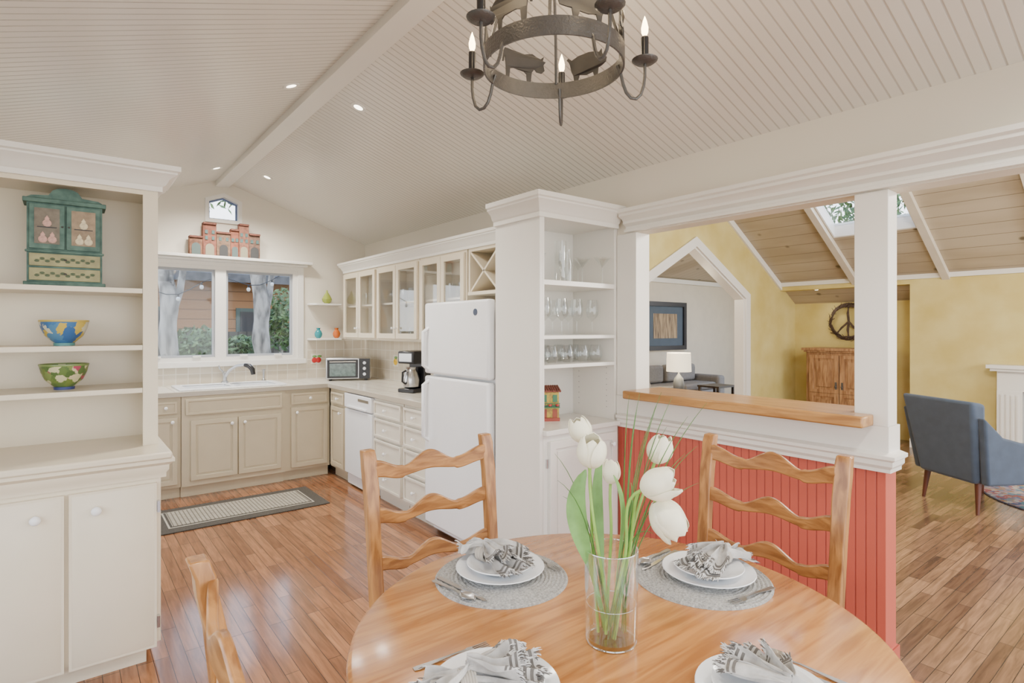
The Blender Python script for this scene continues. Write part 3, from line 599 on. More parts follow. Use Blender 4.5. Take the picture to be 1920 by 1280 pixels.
# kitchen rug
x0,x1,y0,y1=.50,1.78,4.78,5.42
rg=thing('kitchen_rug','dark bordered rug with pale woven centre in front of the sink','rug',((x0+x1)/2,(y0+y1)/2,0))
MB().box(x0,x1,y0,y1,.0005,.010).build('border',mat('rug_charcoal',(.075,.065,.052),.95,var=.3,scale=90,bump=.5,bscale=200),rg,.004)
MB().box(x0+.10,x1-.10,y0+.10,y1-.10,.010,.0125).build('pale_band',mat('rug_pale',(.45,.41,.33),.95,var=.2,scale=90),rg)
MB().box(x0+.113,x1-.113,y0+.113,y1-.113,.0125,.014).build('inner_band',bpy.data.materials['rug_charcoal'],rg)
MB().box(x0+.128,x1-.128,y0+.128,y1-.128,.014,.0165).build('woven_centre',tiles('rug_weave',(.50,.46,.37),(.40,.365,.29),(.16,.14,.11),'xy',.028,.95,.0045),rg)
# ---------------------------------------------------------------- downlights and added fill lamps
def spot(p,e,size=2.6,col=(1,.95,.87)):
    l=bpy.data.lights.new('downlight_or_fill_lamp','SPOT'); l.energy=e; l.spot_size=size; l.spot_blend=.9; l.shadow_soft_size=.06; l.color=col
    o=bpy.data.objects.new('downlight_or_fill_lamp',l); COL.objects.link(o); o.location=p; return o
def downlight(p,s,lab,e=85):
    t=thing('recessed_light',lab,'ceiling light',tuple(p),world=False)
    R=Vector((SL*s,0,1)).normalized(); M=Vector((0,0,1)).rotation_difference(R).to_matrix()
    MB().lathe([(.030,-.003),(.048,-.005),(.052,0.002),(.030,.0)],(0,0,0),24,M,False).build('trim_ring',m_trim,t)
    MB().lathe([(.0001,-.002),(.030,-.002)],(0,0,0),24,M,False).build('lens',m_lens,t)
    spot(p-R*.03,e)
def dlp(u,v,lab,e=85):
    for s in (-1,1):
        p=hit(u,v,(RX,0,RZ),Vector((SL*s,0,1)))
        if (p.x-RX)*s>0: break
    downlight(p,s,lab,e)
dlp(546,161,'recessed ceiling light left of the beam, nearer one')
dlp(672,201,'recessed ceiling light right of the beam, nearer one')
dlp(406,315,'recessed ceiling light left of the beam, near the back wall',125)
dlp(501,332,'recessed ceiling light right of the beam, near the back wall',125)
spot(Vector((.3,.2,2.6)),75); spot(Vector((2.1,.1,2.6)),75)  # added fill spots brightening the dining area, no fixtures there
def plamp(name,p,e,size,col=(1,.94,.86)):
    l=bpy.data.lights.new(name,'POINT'); l.energy=e; l.color=col; l.shadow_soft_size=size
    o=bpy.data.objects.new(name,l); COL.objects.link(o); o.location=p
plamp('living_fill_lamp',(4.3,.6,2.7),230,.3); plamp('living_fill_lamp',(6.5,-1.8,2.0),180,.3); plamp('archroom_fill_lamp',(5.4,5.5,2.3),90,.2,(1,.9,.76))  # unseen point lamps added to brighten the living room and arch room
# ---------------------------------------------------------------- chandelier
CX,CY,CZ=1.245,1.367,2.33
chn=thing('chandelier','round iron chandelier with farm animal silhouettes and candle bulbs','chandelier',(CX,CY,CZ),world=False)
R0=.222
MB().lathe([(R0,0),(R0+.006,0),(R0+.006,.055),(R0,.055),(R0,0)],(0,0,0),64,caps=False).build('hoop',m_iron,chn)
cow=[(-.080,.09),(-.086,.05),(-.080,.05),(-.074,.075),(-.07,.04),(-.068,0),(-.054,0),(-.05,.035),(-.035,.04),(.008,.036),(.018,.028),(.02,0),(.034,0),(.038,.036),(.048,.05),(.056,.04),(.074,.036),(.084,.046),(.08,.066),(.088,.078),(.078,.082),(.082,.098),(.070,.088),(.056,.094),(.04,.104),(.01,.098),(-.03,.1),(-.06,.102),(-.075,.1)]
pig=[(-.07,.06),(-.065,.035),(-.058,.02),(-.055,0),(-.042,0),(-.036,.02),(-.01,.014),(.018,.018),(.024,0),(.038,0),(.042,.026),(.058,.028),(.076,.034),(.08,.048),(.068,.058),(.058,.07),(.056,.086),(.046,.078),(.03,.086),(0,.092),(-.04,.088),(-.064,.076),(-.076,.086),(-.082,.08),(-.074,.07)]
for ang,pl in ((-26,cow),(38,pig),(98,cow),(160,pig),(222,cow),(-86,pig)):
    th=PI/2-A-math.radians(ang)
    tx,ty=math.sin(th),-math.cos(th); ox,oy=(R0+.003)*math.cos(th),(R0+.003)*math.sin(th); rx_,ry_=math.cos(th),math.sin(th)
    MB().prism(pl,lambda a,b,d:(ox+tx*a-rx_*(a*a/(2*R0))+rx_*d,oy+ty*a-ry_*(a*a/(2*R0))+ry_*d,.053+b),-.002,.002).build('animal_silhouette',m_sil,chn)
for k in range(5):
    th=PI/2-A-math.radians(10+72*k); c_,s_=math.cos(th),math.sin(th)
    P=lambda r,z:(r*c_,r*s_,z)
    pp=[P(.216,.03),P(.228,.0),P(.235,-.03),P(.246,-.058),P(.262,-.075),P(.280,-.077),P(.296,-.062),P(.306,-.03),P(.31,.0),P(.31,.045)]
    MB().tube(pp,.0055,8).build('arm',m_iron,chn)
    MB().lathe([(.006,.04),(.03,.043),(.042,.052),(.043,.055),(.015,.05)],P(.31,0),20,caps=False).build('drip_cup',m_iron,chn)
    MB().lathe([(.0125,.045),(.0125,.128),(.009,.132)],P(.31,0),14).build('candle_sleeve',m_black,chn)
    MB().lathe([(.005,.13),(.011,.145),(.012,.16),(.007,.182),(.0005,.2)],P(.31,0),12).build('candle_bulb',m_bulb,chn)
    plamp('bulb_lamp',(CX+.31*c_,CY+.31*s_,CZ+.235),2.0,.03,(1,.78,.5))
for k in range(4):
    th=PI/4+k*PI/2; MB().tube([(R0*math.cos(th),R0*math.sin(th),.05),(R0*.8*math.cos(th),R0*.8*math.sin(th),.2),(.02*math.cos(th),.02*math.sin(th),.36)],.005,8).build('hanging_rod',m_iron,chn)
MB().tube([(0,0,.35),(0,0,.59)],.008,10).build('stem',m_iron,chn)
MB().lathe([(.055,.57),(.05,.595),(.02,.6)],(0,0,0),20).build('canopy',m_iron,chn)
# ---------------------------------------------------------------- dining table
TX,TY,TZ,TR=1.068,.955,.76,.635
tb=thing('dining_table','round honey oak dining table set for four','table',(TX,TY,0),world=False)
MB().lathe([(.0001,TZ),(TR-.012,TZ),(TR-.003,TZ-.005),(TR,TZ-.014),(TR-.004,TZ-.024),(TR-.016,TZ-.03),(.0001,TZ-.03)],(0,0,0),96,caps=False).build('tabletop',m_table,tb)
MB().lathe([(.50,TZ-.031),(.52,TZ-.031),(.52,TZ-.10),(.50,TZ-.10),(.50,TZ-.031)],(0,0,0),64,caps=False).build('apron',m_table,tb)
MB().lathe([(.12,.66),(.06,.62),(.045,.5),(.075,.38),(.085,.28),(.06,.2),(.09,.15),(.09,.09)],(0,0,0),24).cone((0,0,.66),(0,0,.73),.2,.2,8).build('pedestal',m_table,tb)
for k in range(4):
    th=PI/4+k*PI/2; c_,s_=math.cos(th),math.sin(th)
    MB().tube([(.05*c_,.05*s_,.15),(.2*c_,.2*s_,.13),(.34*c_,.34*s_,.055),(.42*c_,.42*s_,.025)],[.04,.035,.028,.025],8).build('leg',m_table,tb)
# ---------------------------------------------------------------- chairs
def make_chair():
    t=thing('dining_chair','x','chair',world=False)
    hw=.2425
    def back_y(z): return .21+ (.06*((z-.45)/.63) if z>.45 else .05*(.45-z)/.45)
    for s in (-1,1):
        b=MB(); zs=[0,.2,.45,.6,.8,.95,1.02,1.05,1.082]
        vs=[];fs=[]
        for i,z in enumerate(zs):
            y=back_y(z)+ (.008 if z>1.0 else 0)+(.008 if z>1.06 else 0); w=.022 if z<.9 else (.024 if z<1.07 else .022); x=s*(hw-.012*(1-z/1.08)); dy=.017
            vs+=[(x-w,y-dy,z),(x+w,y-dy,z),(x+w,y+dy,z),(x-w,y+dy,z)]
        for i in range(len(zs)-1):
            for k in range(4): fs.append((i*4+k,i*4+(k+1)%4,i*4+4+(k+1)%4,i*4+4+k))
        fs+=[(3,2,1,0),tuple(len(vs)-4+k for k in range(4))]
        b.add(vs,fs).build('back_post',m_chair,t,.005,segs=3,ang=30)
        MB().lathe([(.016,0),(.022,.05),(.018,.12),(.024,.2),(.02,.36),(.022,.43)],(s*.21,-.2,0),14).build('leg',m_chair,t)
    for zc,hh in ((1.0,.062),(.845,.056),(.69,.054)):
        b=MB(); N=40; vs=[];fs=[]
        for i in range(N+1):
            q=-1+2*i/N; x=q*(hw-.016); z=zc+.014*math.cos(2*PI*q)+.004; bow=.028*(1-q*q)
            h=hh/2*(.82+.28*math.cos(2*PI*q)*(1 if abs(q)<.5 else .4)); y=back_y(zc)+bow
            vs+=[(x,y-.009,z-h),(x,y+.009,z-h),(x,y+.009,z+h),(x,y-.009,z+h)]
        for i in range(N):
            for k in range(4): fs.append((i*4+k,i*4+(k+1)%4,i*4+4+(k+1)%4,i*4+4+k))
        fs+=[(0,1,2,3),(N*4+3,N*4+2,N*4+1,N*4)]
        b.add(vs,fs).build('back_slat',m_chair_h,t,.005)
    MB().prism([(-.21,.19),(.21,.19),(.235,-.2),(.22,-.225),(-.22,-.225),(-.235,-.2)],lambda a,b,d:(a,b,d),.431,.46).build('seat',m_chair_h,t,.01)
    for s in (-1,1): MB().tube([(s*.21,-.2,.2),(s*.232,.235,.2)],.01,8).build('stretcher',m_chair_h,t)
    MB().tube([(-.21,-.2,.28),(.21,-.2,.28)],.011,8).build('stretcher',m_chair_h,t)
    return t
ch0=make_chair()
ch0.location=(1.046,1.53,0); tag(ch0,'oak ladder back chair beyond the table, in front of the refrigerator','chair','ladder back chairs around the dining table')
c2=copy_tree(ch0); c2.location=(1.695,1.02,0); c2.rotation_euler=(0,0,-PI/2); c2['label']='oak ladder back chair against the red half wall'
c3=copy_tree(ch0); c3.location=(.47,.90,0); c3.rotation_euler=(0,0,PI/2); c3['label']='oak ladder back chair nearest the hutch, cut off by the photo bottom'
# ---------------------------------------------------------------- place settings
def xf(cx,cy,rot,x,y): c_,s_=math.cos(rot),math.sin(rot); return (cx+x*c_-y*s_, cy+x*s_+y*c_)
mat_prof=[]
for i in range(17):
    r=.195-i*.0115; mat_prof+=[(r,.001 if i==0 else .0035),(max(r-.0057,.0005),.0065)]
mat_prof=[(.195,.0)]+mat_prof+[(.0005,.004)]
pm=None
def flare(b,band,ringp,dirv,Ln,W,amp,seed,k,drop,zb,nf=0,bf=None,bf2=None,a0=.13,rest=.004):
    side=Vector((-dirv.y,dirv.x,0)); ph=seed*1.7
    def fn(u,v,dz=0):
        s=2*u-1; t=v
        w=W*(a0+(1-a0)*t**.8)
        n1=noise.noise(Vector((s*1.9+ph*3,t*1.3,seed*5.1))); n2=noise.noise(Vector((s*4.5+ph,t*2.5,seed*9.3)))
        z=zb+amp*(.6+.4*t)*(1.9*n1+.55*n2+.9*math.sin(k*s+ph+1.2*n1))+.012*(1-t)-drop*t*t
        z=max(z,rest+.0015*n2)
        l=Ln*t*(1-.20*s*s+.16*noise.noise(Vector((s*1.8+ph,seed,.5))))
        sd_=s*w+.010*n1*t+.004*n2+.004*math.cos(k*s+ph)*t
        return ringp+dirv*l+side*sd_+Vector((0,0,z+dz))
    b.grid(fn,56,18)
    if band is not None and nf:
        for v0,dv in ((.80,.05),(.90,.05)): band.grid(lambda u,v:fn(u,v0+dv*v,.0018),56,3)
    for i in range(nf):
        u=random.random(); p=fn(u,1); q=fn(u,.93); dv=(p-q).normalized()
        e=p+dv*(.005+random.random()*.010)+Vector((random.uniform(-.005,.005),random.uniform(-.005,.005),random.uniform(-.004,.002)))
        (bf if random.random()<.55 else bf2).tube([p-dv*.003,(p+e)/2+Vector((0,0,.001)),e],[.0014,.0012,.0006],4)
def napkin(x,y,z,rot,lab,seed,big=1.0):
    random.seed(seed)
    t=thing('napkin',lab,'napkin',(x,y,z),rot,'tied linen napkins on the plates',world=False)
    b=MB(); bd=MB(); f1=MB(); f2=MB(); r=Vector((0,.060,.008))
    d=Vector((random.uniform(-.2,.2),-1,0)).normalized()
    flare(b,bd,r,d,.155*big,.068*big,.013,seed,9,.004,.012,230,f1,f2)
    flare(b,bd,r+Vector((0,0,.006)),Vector((d.x+.26,d.y,0)).normalized(),.130*big,.050*big,.013,seed+2.3,7,0,.026,170,f1,f2,rest=.010)
    flare(b,bd,r+Vector((0,0,.008)),Vector((d.x-.32,d.y,0)).normalized(),.110*big,.038*big,.013,seed+4.7,6,0,.030,120,f1,f2,rest=.014)
    flare(b,None,r,Vector((-d.x+.2,-d.y,0)).normalized(),.090*big,.052*big,.012,seed+1.1,7,0,.016,40,f1,f2)
    flare(b,None,r+Vector((0,0,.004)),Vector((-d.x-.35,-d.y,0)).normalized(),.074*big,.038*big,.012,seed+6.1,6,0,.024,0,f1,f2,rest=.01)
    b.build('cloth',m_nap,t,0,.0018,ang=80)
    bd.build('grey_band',m_frd,t,0,.0008,ang=80)
    tag(f1.build('pale_fringe',m_fr,t),kind='stuff'); tag(f2.build('grey_fringe',m_frd,t),kind='stuff')
    MM=Vector((0,0,1)).rotation_difference(d).to_matrix()
    pts=[Vector((0,.060,.022))+MM@Vector((.021*math.cos(a*PI/8),.021*math.sin(a*PI/8),-.016+.032*(a/95))) for a in range(96)]
    MB().tube(pts,.0034,6).build('twine_ring',mat('twine',(.46,.42,.36),.9),t)
PLATES={}
def plate(name,x,y,z,R,lab,grp):
    if name in PLATES: o=PLATES[name].copy(); COL.objects.link(o)
    else:
        o=MB().lathe([(.0001,0),(R*.6,0),(R*.63,.004),(R*.95,.016),(R,.0195),(R*.99,.022),(R*.93,.019),(R*.65,.009),(R*.6,.007),(.0001,.007)],(0,0,0),48,caps=False).build(name,m_porc); PLATES[name]=o
    o.location=(x,y,z); return tag(o,lab,'plate',grp)
def cutlery(kind,x,y,z,rot,lab):
    t=thing(kind,lab,kind,(x,y,z),rot,world=False)
    h=MB()
    def strip(pts):
        n=len(pts); vs=[]
        for px,py,w,zc in pts: vs+=[(px-w,py,zc),(px+w,py,zc),(px+w,py,zc+.002),(px-w,py,zc+.002)]
        fs=[]
        for i in range(n-1):
            for k in range(4): fs.append((i*4+k,i*4+(k+1)%4,i*4+4+(k+1)%4,i*4+4+k))
        fs+=[(3,2,1,0),(n*4-4,n*4-3,n*4-2,n*4-1)]; return vs,fs
    if kind=='spoon':
        h.add(*strip([(0,.09,.006,.001),(0,.08,.008,.001),(0,.04,.005,.003),(0,-.01,.003,.006),(0,-.035,.004,.004)])); h.build('handle',m_steel,t)
        MB().grid(lambda u,v:Vector(((.019*math.sin(PI*min(max(v,.02),.98))**.7)*(2*u-1),-.032-.058*v,.003+.006*((2*u-1)**2)+.004*abs(v-.5))),8,10).build('spoon_bowl',m_steel,t,0,.0012,ang=80)
    elif kind=='fork':
        h.add(*strip([(0,.09,.006,.001),(0,.08,.008,.001),(0,.04,.005,.003),(0,-.01,.003,.006),(0,-.035,.004,.005)])); h.build('handle',m_steel,t)
        b=MB().add(*strip([(0,-.033,.004,.005),(0,-.042,.011,.003),(0,-.055,.012,.002)]))
        for k in range(4): b.add(*strip([(-.0098+k*.0065,-.0545,.0017,.002),(-.0098+k*.0065,-.092,.001,.004)]))
        b.build('tines',m_steel,t)
    else:
        h.add(*strip([(0,.10,.007,.001),(0,.05,.007,.001),(0,.0,.005,.001)])); h.build('handle',m_steel,t)
        MB().prism([(-.004,.0),(.005,.0),(.009,-.04),(.008,-.09),(.002,-.11),(-.004,-.10)],lambda a,b,d:(a,b,d),.001,.0025).build('blade',m_chrome,t)
SETS=[(1.01,1.335,0,'beyond the vase, nearest the refrigerator',True,1),(1.468,.968,-PI/2,'nearest the red half wall',True,2),(.675,.905,PI/2,'at the front left of the table',False,3),(1.09,.57,PI,'at the front right of the table',False,4)]
for (x,y,ro,where,hasmat,sd_) in SETS:
    z=TZ
    if hasmat:
        if pm is None: pm=MB().lathe(mat_prof,(0,0,0),56,caps=False).build('placemat',m_mat); o=pm
        else: o=pm.copy(); COL.objects.link(o)
        o.location=(x,y,z); tag(o,'round woven grey placemat '+where,'placemat','woven placemats'); z+=.0065
    px,py=xf(x,y,ro,.01,.02 if hasmat else 0)
    plate('dinner_plate',px,py,z,.132 if hasmat else .132,'white dinner plate '+where,'white dinner plates')
    plate('salad_plate',px,py,z+.012,.100,'white salad plate stacked on the dinner plate '+where,'white salad plates')
    napkin(px,py,z+.022,ro+(.35 if sd_==1 else -.2),'grey linen napkin tied with twine '+where,sd_,.98)
    zz=TZ+(.0065 if hasmat else 0)
    for kind,ox in (('fork',.16),('knife',-.145),('spoon',-.168)):
        cx,cy=xf(x,y,ro,ox+(.0 if hasmat else .01),.0)
        cutlery(kind,cx,cy,zz,ro+(.12 if ox<0 else -.12),'steel %s beside the plate %s'%(kind,where))
# ---------------------------------------------------------------- vase and tulips
vp=at(1146,1200,z=TZ); VXc,VYc=vp.x,vp.y; vd=vp.x*sa+vp.y*ca
va=thing('flower_vase','clear glass cylinder vase with water at the table centre','vase',(VXc,VYc,TZ),world=False)
MB().lathe([(.0001,.0),(.058,0),(.060,.004),(.063,.215),(.0605,.215),(.0575,.014),(.0001,.012)],(0,0,0),48,caps=False).build('glass_body',m_vglass,va)
MB().lathe([(.0001,.015),(.0565,.015),(.058,.09),(.0001,.09)],(0,0,0),32,caps=False).build('water',m_water,va)
for r_,z_,q_ in ((.0618,.2155,.0016),(.0578,.090,.0008),(.0575,.0035,.0022)): MB().tube([(r_*math.cos(a*PI/24),r_*math.sin(a*PI/24),z_) for a in range(48)],q_,8,True).build('rim',m_rim,va)
V0=Vector((VXc,VYc,TZ))
fwd=Vector((sa,ca,0)); rgt=Vector((ca,-sa,0)); upv=Vector((0,0,1))
def tulip(u,v,d,axis,Ln,Rr,lab,sd,bend=None,opn=0):
    random.seed(sd)
    hd=at(u,v,d=d); ax=(rgt*axis[0]+upv*axis[1]+fwd*axis[2]).normalized()
    base=hd-ax*Ln*.5
    t=thing('tulip',lab,'flower',tuple(V0+Vector((0,0,.02))),0,'white tulips in the vase')
    a=V0+Vector((random.uniform(-.03,.03),random.uniform(-.03,.03),.018)); top=V0+Vector((0,0,.21)); off=(base-V0); off.z=0; top+= off*min(1,.045/max(off.length,.01))
    c=base-ax*(.06 if bend is None else bend)
    pts=[]
    for i in range(15):
        s=i/14
        if s<.4: q=s/.4; p=a*(1-q)+top*q
        else:
            q=(s-.4)/.6; p=top*(1-q)**3+3*(top+(top-a)*.35)*q*(1-q)**2+3*c*q*q*(1-q)+base*q**3
        pts.append(p)
    MB().tube(pts,.0036,8).build('stem',m_stem,t)
    e1=ax.orthogonal().normalized(); e2=ax.cross(e1)
    for k in range(6):
        inner=k%2; th0=k*PI/3+sd+random.uniform(-.12,.12); rr=Rr*(.86 if inner else 1.0+random.uniform(-.04,.08)); lk=Ln*random.uniform(.93,1.06)
        def fn(p,q,th0=th0,rr=rr,inner=inner,lk=lk):
            w=(2*p-1); r=rr*(math.sin(PI*(.06+.78*q**.85))**.75); r=max(r,.003)
            if q>.7 and not inner: r+= (opn+.25)*rr*(q-.7)
            wd=1.12*math.sin(PI*min(.97,(.12+.80*q)))**.5
            if q>.75: wd*=max(0.05,math.sqrt(max(0,1-((q-.75)/.25)**2)))
            th=th0+w*wd*.85
            r*= 1-.10*w*w+.03*math.sin(4*q+sd+w*3)
            return base+ax*(lk*q)+e1*(r*math.cos(th))+e2*(r*math.sin(th))
        MB().grid(fn,8,14).build('petal',m_petal,t,0,.0012,ang=80)
tulip(1088,806,1.36,(-.35,1,0),.062,.029,'white tulip, topmost bloom at the left',1)
tulip(1109,847,1.27,(.05,1,-.3),.072,.034,'white tulip just below the topmost bloom',2)
tulip(1146,884,1.42,(.1,1,.2),.058,.024,'white tulip half hidden behind the leaves',3)
tulip(1237,842,1.36,(.35,1,-.1),.068,.032,'white tulip leaning right, upper bloom on the right side',4)
tulip(1235,906,1.24,(.9,.45,-.3),.080,.036,'large open white tulip in the middle of the right side',5,opn=.55)
tulip(1253,973,1.26,(.7,-1,-.2),.092,.040,'large drooping white tulip at the lower right',6,bend=.10,opn=.35)
def ribbon(b,pts,W,side,cup=.3,pw=.8):
    pts=[Vector(p) for p in pts]
    def bez(t):
        n=len(pts)-1; P=Vector((0,0,0))
        for i,p in enumerate(pts): P+=p*(math.comb(n,i)*t**i*(1-t)**(n-i))
        return P
    nrm=Vector(side).cross(pts[-1]-pts[0]).normalized()
    def fn(u,v):
        w=W*((.22+.78*math.sin(PI*max(0,(v-.35)/.65))**pw) if .35<v<1 else .22*min(1,(1.02-v)*20)); s=2*u-1
        return bez(v)+Vector(side)*(s*w)+nrm*(abs(s)*w*cup)
    b.grid(fn,6,24)
lf=[((1135,1190),(1120,1060),(1045,960),(1098,880),1.30,.023),((1140,1190),(1138,1080),(1100,930),(1128,850),1.36,.016),((1150,1190),(1150,1050),(1185,960),(1150,890),1.26,.013),((1155,1190),(1160,1080),(1190,960),(1183,905),1.38,.010)]
for i,(a,b_,c,e,d,w) in enumerate(lf):
    o=MB(); sdv=(rgt*math.cos(i*.5)+fwd*math.sin(i*.5)).normalized()
    ribbon(o,[at(a[0],a[1]-8,d=vd),at(b_[0],b_[1],d=vd),at(c[0],c[1],d=d),at(e[0],e[1],d=d)],w,sdv)
    tag(o.build('tulip_leaf',m_leaf,None,0,.001,ang=80),('broadest green tulip leaf leaning left from the vase','upright green tulip leaf behind the upper left blooms','narrow green tulip leaf in the middle of the bouquet','thinnest green tulip leaf on the right side of the bouquet')[i],'leaf')
random.seed(5); b=MB()
ends=[(1040,850),(1055,930),(1045,900),(1200,735),(1230,760),(1260,745),(1290,780),(1325,755),(1308,835),(1285,850),(1195,760),(1215,800),(1250,800),(1310,905),(1275,905),(1225,1000),(1180,740),(1240,735)]
for i,(u,v) in enumerate(ends):
    d=1.33+random.uniform(-.1,.1); e=at(u,v,d=d); a=V0+Vector((random.uniform(-.03,.03),random.uniform(-.03,.03),.02)); m_=V0+Vector((0,0,.22))+rgt*(.035 if u>1146 else -.035)
    c=(m_+e)/2+Vector((0,0,.04))+rgt*(-.015 if u>1146 else .015)
    pts=[a*(1-s)**3+3*m_*s*(1-s)**2+3*c*s*s*(1-s)+e*s**3 for s in [k/12 for k in range(13)]]
    b.tube(pts,[.0013]*9+[.0011,.0009,.0007,.0003],5)
tag(b.build('ornamental_grass',m_grass),'spray of thin green grass blades in the tulip vase','grass',kind='stuff')
# ---------------------------------------------------------------- living room
LY=4.2; LX=8.4; lz=lambda x: 2.16+.6*(LX-x) if x>5.65 else 2.16+.6*(LX-5.65)-.6*(5.65-x)
kz=lz(5.65)
arch=[(5.06,0),(5.06,1.91),(6.23,2.53),(7.40,1.91),(7.40,0)]
struct('wall_arch',MB().prism([(XR2,0)]+arch+[(8.95,0),(8.95,2.25),(LX,2.25),(5.65,kz+.05),(XR2,lz(XR2)+.05)],lambda a,b,d:(a,d,b),LY,LY+.14),m_yel)
ao=[(4.95,0),(4.95,1.975),(6.23,2.655),(7.51,1.975),(7.51,0)]
struct('trim_13',MB().prism(ao+[(7.40,0),(7.40,1.91),(6.23,2.53),(5.06,1.91),(5.06,0)],lambda a,b,d:(a,d,b),LY-.03,LY-.001).prism([(5.06,0),(5.06,1.91),(6.23,2.53),(7.40,1.91),(7.40,0),(7.38,0),(7.38,1.9),(6.23,2.508),(5.08,1.9),(5.08,0)],lambda a,b,d:(a,d,b),LY-.001,LY+.14),m_trim)
struct('wall_far',MB().box(LX,LX+.12,-3,2.54,0,2.22).box(LX,8.95,2.54,LY,2.06,2.22).box(8.87,8.95,2.4,LY,0,2.06).box(LX+.12,8.87,2.44,2.54,0,2.06),m_yel)
struct('trim_14',MB().box(LX-.03,LX,-3,LY,2.12,2.18).box(8.84,8.87,2.54,LY,2.0,2.055).box(LX-.012,LX,-3,2.54,0,.11),m_trim)
struct('trim_15',MB().prism([(5.65,kz-.0),(LX,2.16),(LX,2.07),(5.65,kz-.09)],lambda a,b,d:(a,d,b),LY-.03,LY-.001),m_trim)
skx0,skx1,sky0,sky1=6.2,7.60,2.22,3.12
sq=lambda x0,x1,y0,y1:[(x0,y0),(x1,y0),(x1,y1),(x0,y1)]
struct('ceiling',MB().prism([(5.65,-3),(8.95,-3),(8.95,LY+.14),(5.65,LY+.14)],lambda a,b,d:(a,b,lz(a)+d),0,.08,[sq(skx0,skx1,sky0,sky1)]),m_lplank)
struct('ceiling',MB().prism([(XR2-.02,-3),(5.65,-3),(5.65,LY+.14),(XR2-.02,LY+.14)],lambda a,b,d:(a,b,lz(a)+d),0,.08),m_lplank)
for y in (3.17,2.165,1.20,.23,-.74,-1.71):
    struct('trim_16',MB().prism([(5.65,kz),(LX,2.16),(LX,2.09),(5.65,kz-.07)],lambda a,b,d:(a,d,b),y-.04,y+.04),m_rafter)
sk2=struct('window_3',MB().prism(sq(skx0+.001,skx1-.001,sky0+.001,sky1-.001),lambda a,b,d:(a,b,lz(a)+d),-.005,.16,[sq(skx0+.02,skx1-.02,sky0+.015,sky1-.02)]),m_trim)
MB().prism(sq(skx0+.02,skx1-.02,sky0+.015,sky1-.02),lambda a,b,d:(a,b,lz(a)+d),.13,.135).build('window_glass',m_pane,sk2)
al=thing('recessed_light','small recessed light in the alcove soffit above the pine cabinet','ceiling light',(8.62,3.75,2.06),world=False)
MB().lathe([(.0001,-.004),(.05,-.004),(.06,0)],(0,0,0),20,None,False).build('lens',m_lens,al); spot(Vector((8.62,3.6,2.03)),14,2.4)
m_beige=mat('beige_wall',(.66,.59,.47),.6,var=.03)
struct('wall_end',MB().box(4.0,11.3,6.6,6.72,0,2.45).box(11.3,11.4,LY,6.72,0,3.1).box(3.9,4.0,LY+.14,6.72,0,3.1),m_beige)
struct('trim_17',MB().box(4.0,11.3,6.56,6.6,2.36,2.44),m_trim)
struct('ceiling',MB().hexa([(3.9,LY+.14,3.05),(11.4,LY+.14,3.05),(11.4,6.72,2.42),(3.9,6.72,2.42)],[(3.9,LY+.14,3.12),(11.4,LY+.14,3.12),(11.4,6.72,2.5),(3.9,6.72,2.5)]),m_lplank)
pf=thing('framed_picture','dark framed picture of tree trunks through the pointed archway','picture',(8.85,6.59,1.55))
MB().prism(rect(8.2,9.45,1.1,2.0),lambda a,b,d:(a,d,b),6.55,6.599,[rect(8.28,9.37,1.18,1.92)]).build('frame',mat('frame_black',(.02,.02,.025),.4),pf)
MB().box(8.28,9.37,6.585,6.595,1.18,1.92).build('mat_board',mat('slate_mat',(.07,.095,.125),.7),pf)
MB().box(8.47,9.18,6.58,6.585,1.32,1.78).build('image',wood('trunks_print',(.05,.025,.015),(.5,.36,.2),(30,1,1.5),2,.6,0),pf)
m_sofa=mat('grey_sofa_fabric',(.23,.215,.20),.9,var=.1,scale=30)
so=thing('sofa','grey sofa seen through the pointed archway','sofa',(8.3,6.1,0))
MB().box(7.31,9.19,5.75,6.5,.12,.42).build('base',m_sofa,so,.03); MB().box(7.1,9.4,6.31,6.52,.425,.82).build('back',m_sofa,so,.05,segs=3)
for x in (7.1,9.2): MB().box(x,x+.2,5.7,6.3,.12,.66).build('arm',m_sofa,so,.05,segs=3)
for x in (7.32,8.26): MB().box(x,x+.92,5.74,6.28,.425,.55).build('seat_cushion',m_sofa,so,.04,segs=3)
for x in (7.34,8.28): MB().box(x,x+.86,6.14,6.3,.56,.86).build('back_cushion',m_sofa,so,.05,segs=3)
for x in (7.15,9.3):
    for y in (5.8,6.4): MB().box(x,x+.05,y,y+.05,0,.12).build('foot',m_black,so)
lx,ly=7.55,5.38
et=thing('end_table','small round dark end table under the lamp','table',(lx,ly,0))
MB().lathe([(.0001,.50),(.2,.50),(.2,.53),(.0001,.53)],(lx,ly,0),28,caps=False).build('top',m_esp,et)
MB().lathe([(.14,0),(.14,.015),(.02,.03),(.02,.5)],(lx,ly,0),18).build('pedestal',m_esp,et)
lp=thing('table_lamp','table lamp with white drum shade and grey base','lamp',(lx,ly,.53))
MB().lathe([(.06,.53),(.08,.55),(.09,.62),(.07,.72),(.02,.78),(.012,.8),(.012,.95)],(lx,ly,0),20).build('base',mat('grey_ceramic',(.16,.17,.18),.3),lp)
MB().lathe([(.19,.83),(.18,1.12)],(lx,ly,0),32,caps=False).build('shade',mat('lamp_shade_glow',(.9,.85,.72),.8,emit=1.3,ecol=(1,.86,.6)),lp)
plamp('table_lamp_light',(lx,ly,1.0),22,.05,(1,.85,.6))
st=thing('side_table','low dark side table at the right of the archway','table',(8.55,5.35,0))
MB().box(8.3,8.8,5.15,5.55,.53,.56).build('top',m_esp,st)
for x in (8.33,8.77):
    for y in (5.18,5.52): MB().box(x-.02,x+.02,y-.02,y+.02,0,.53).build('leg',m_esp,st)
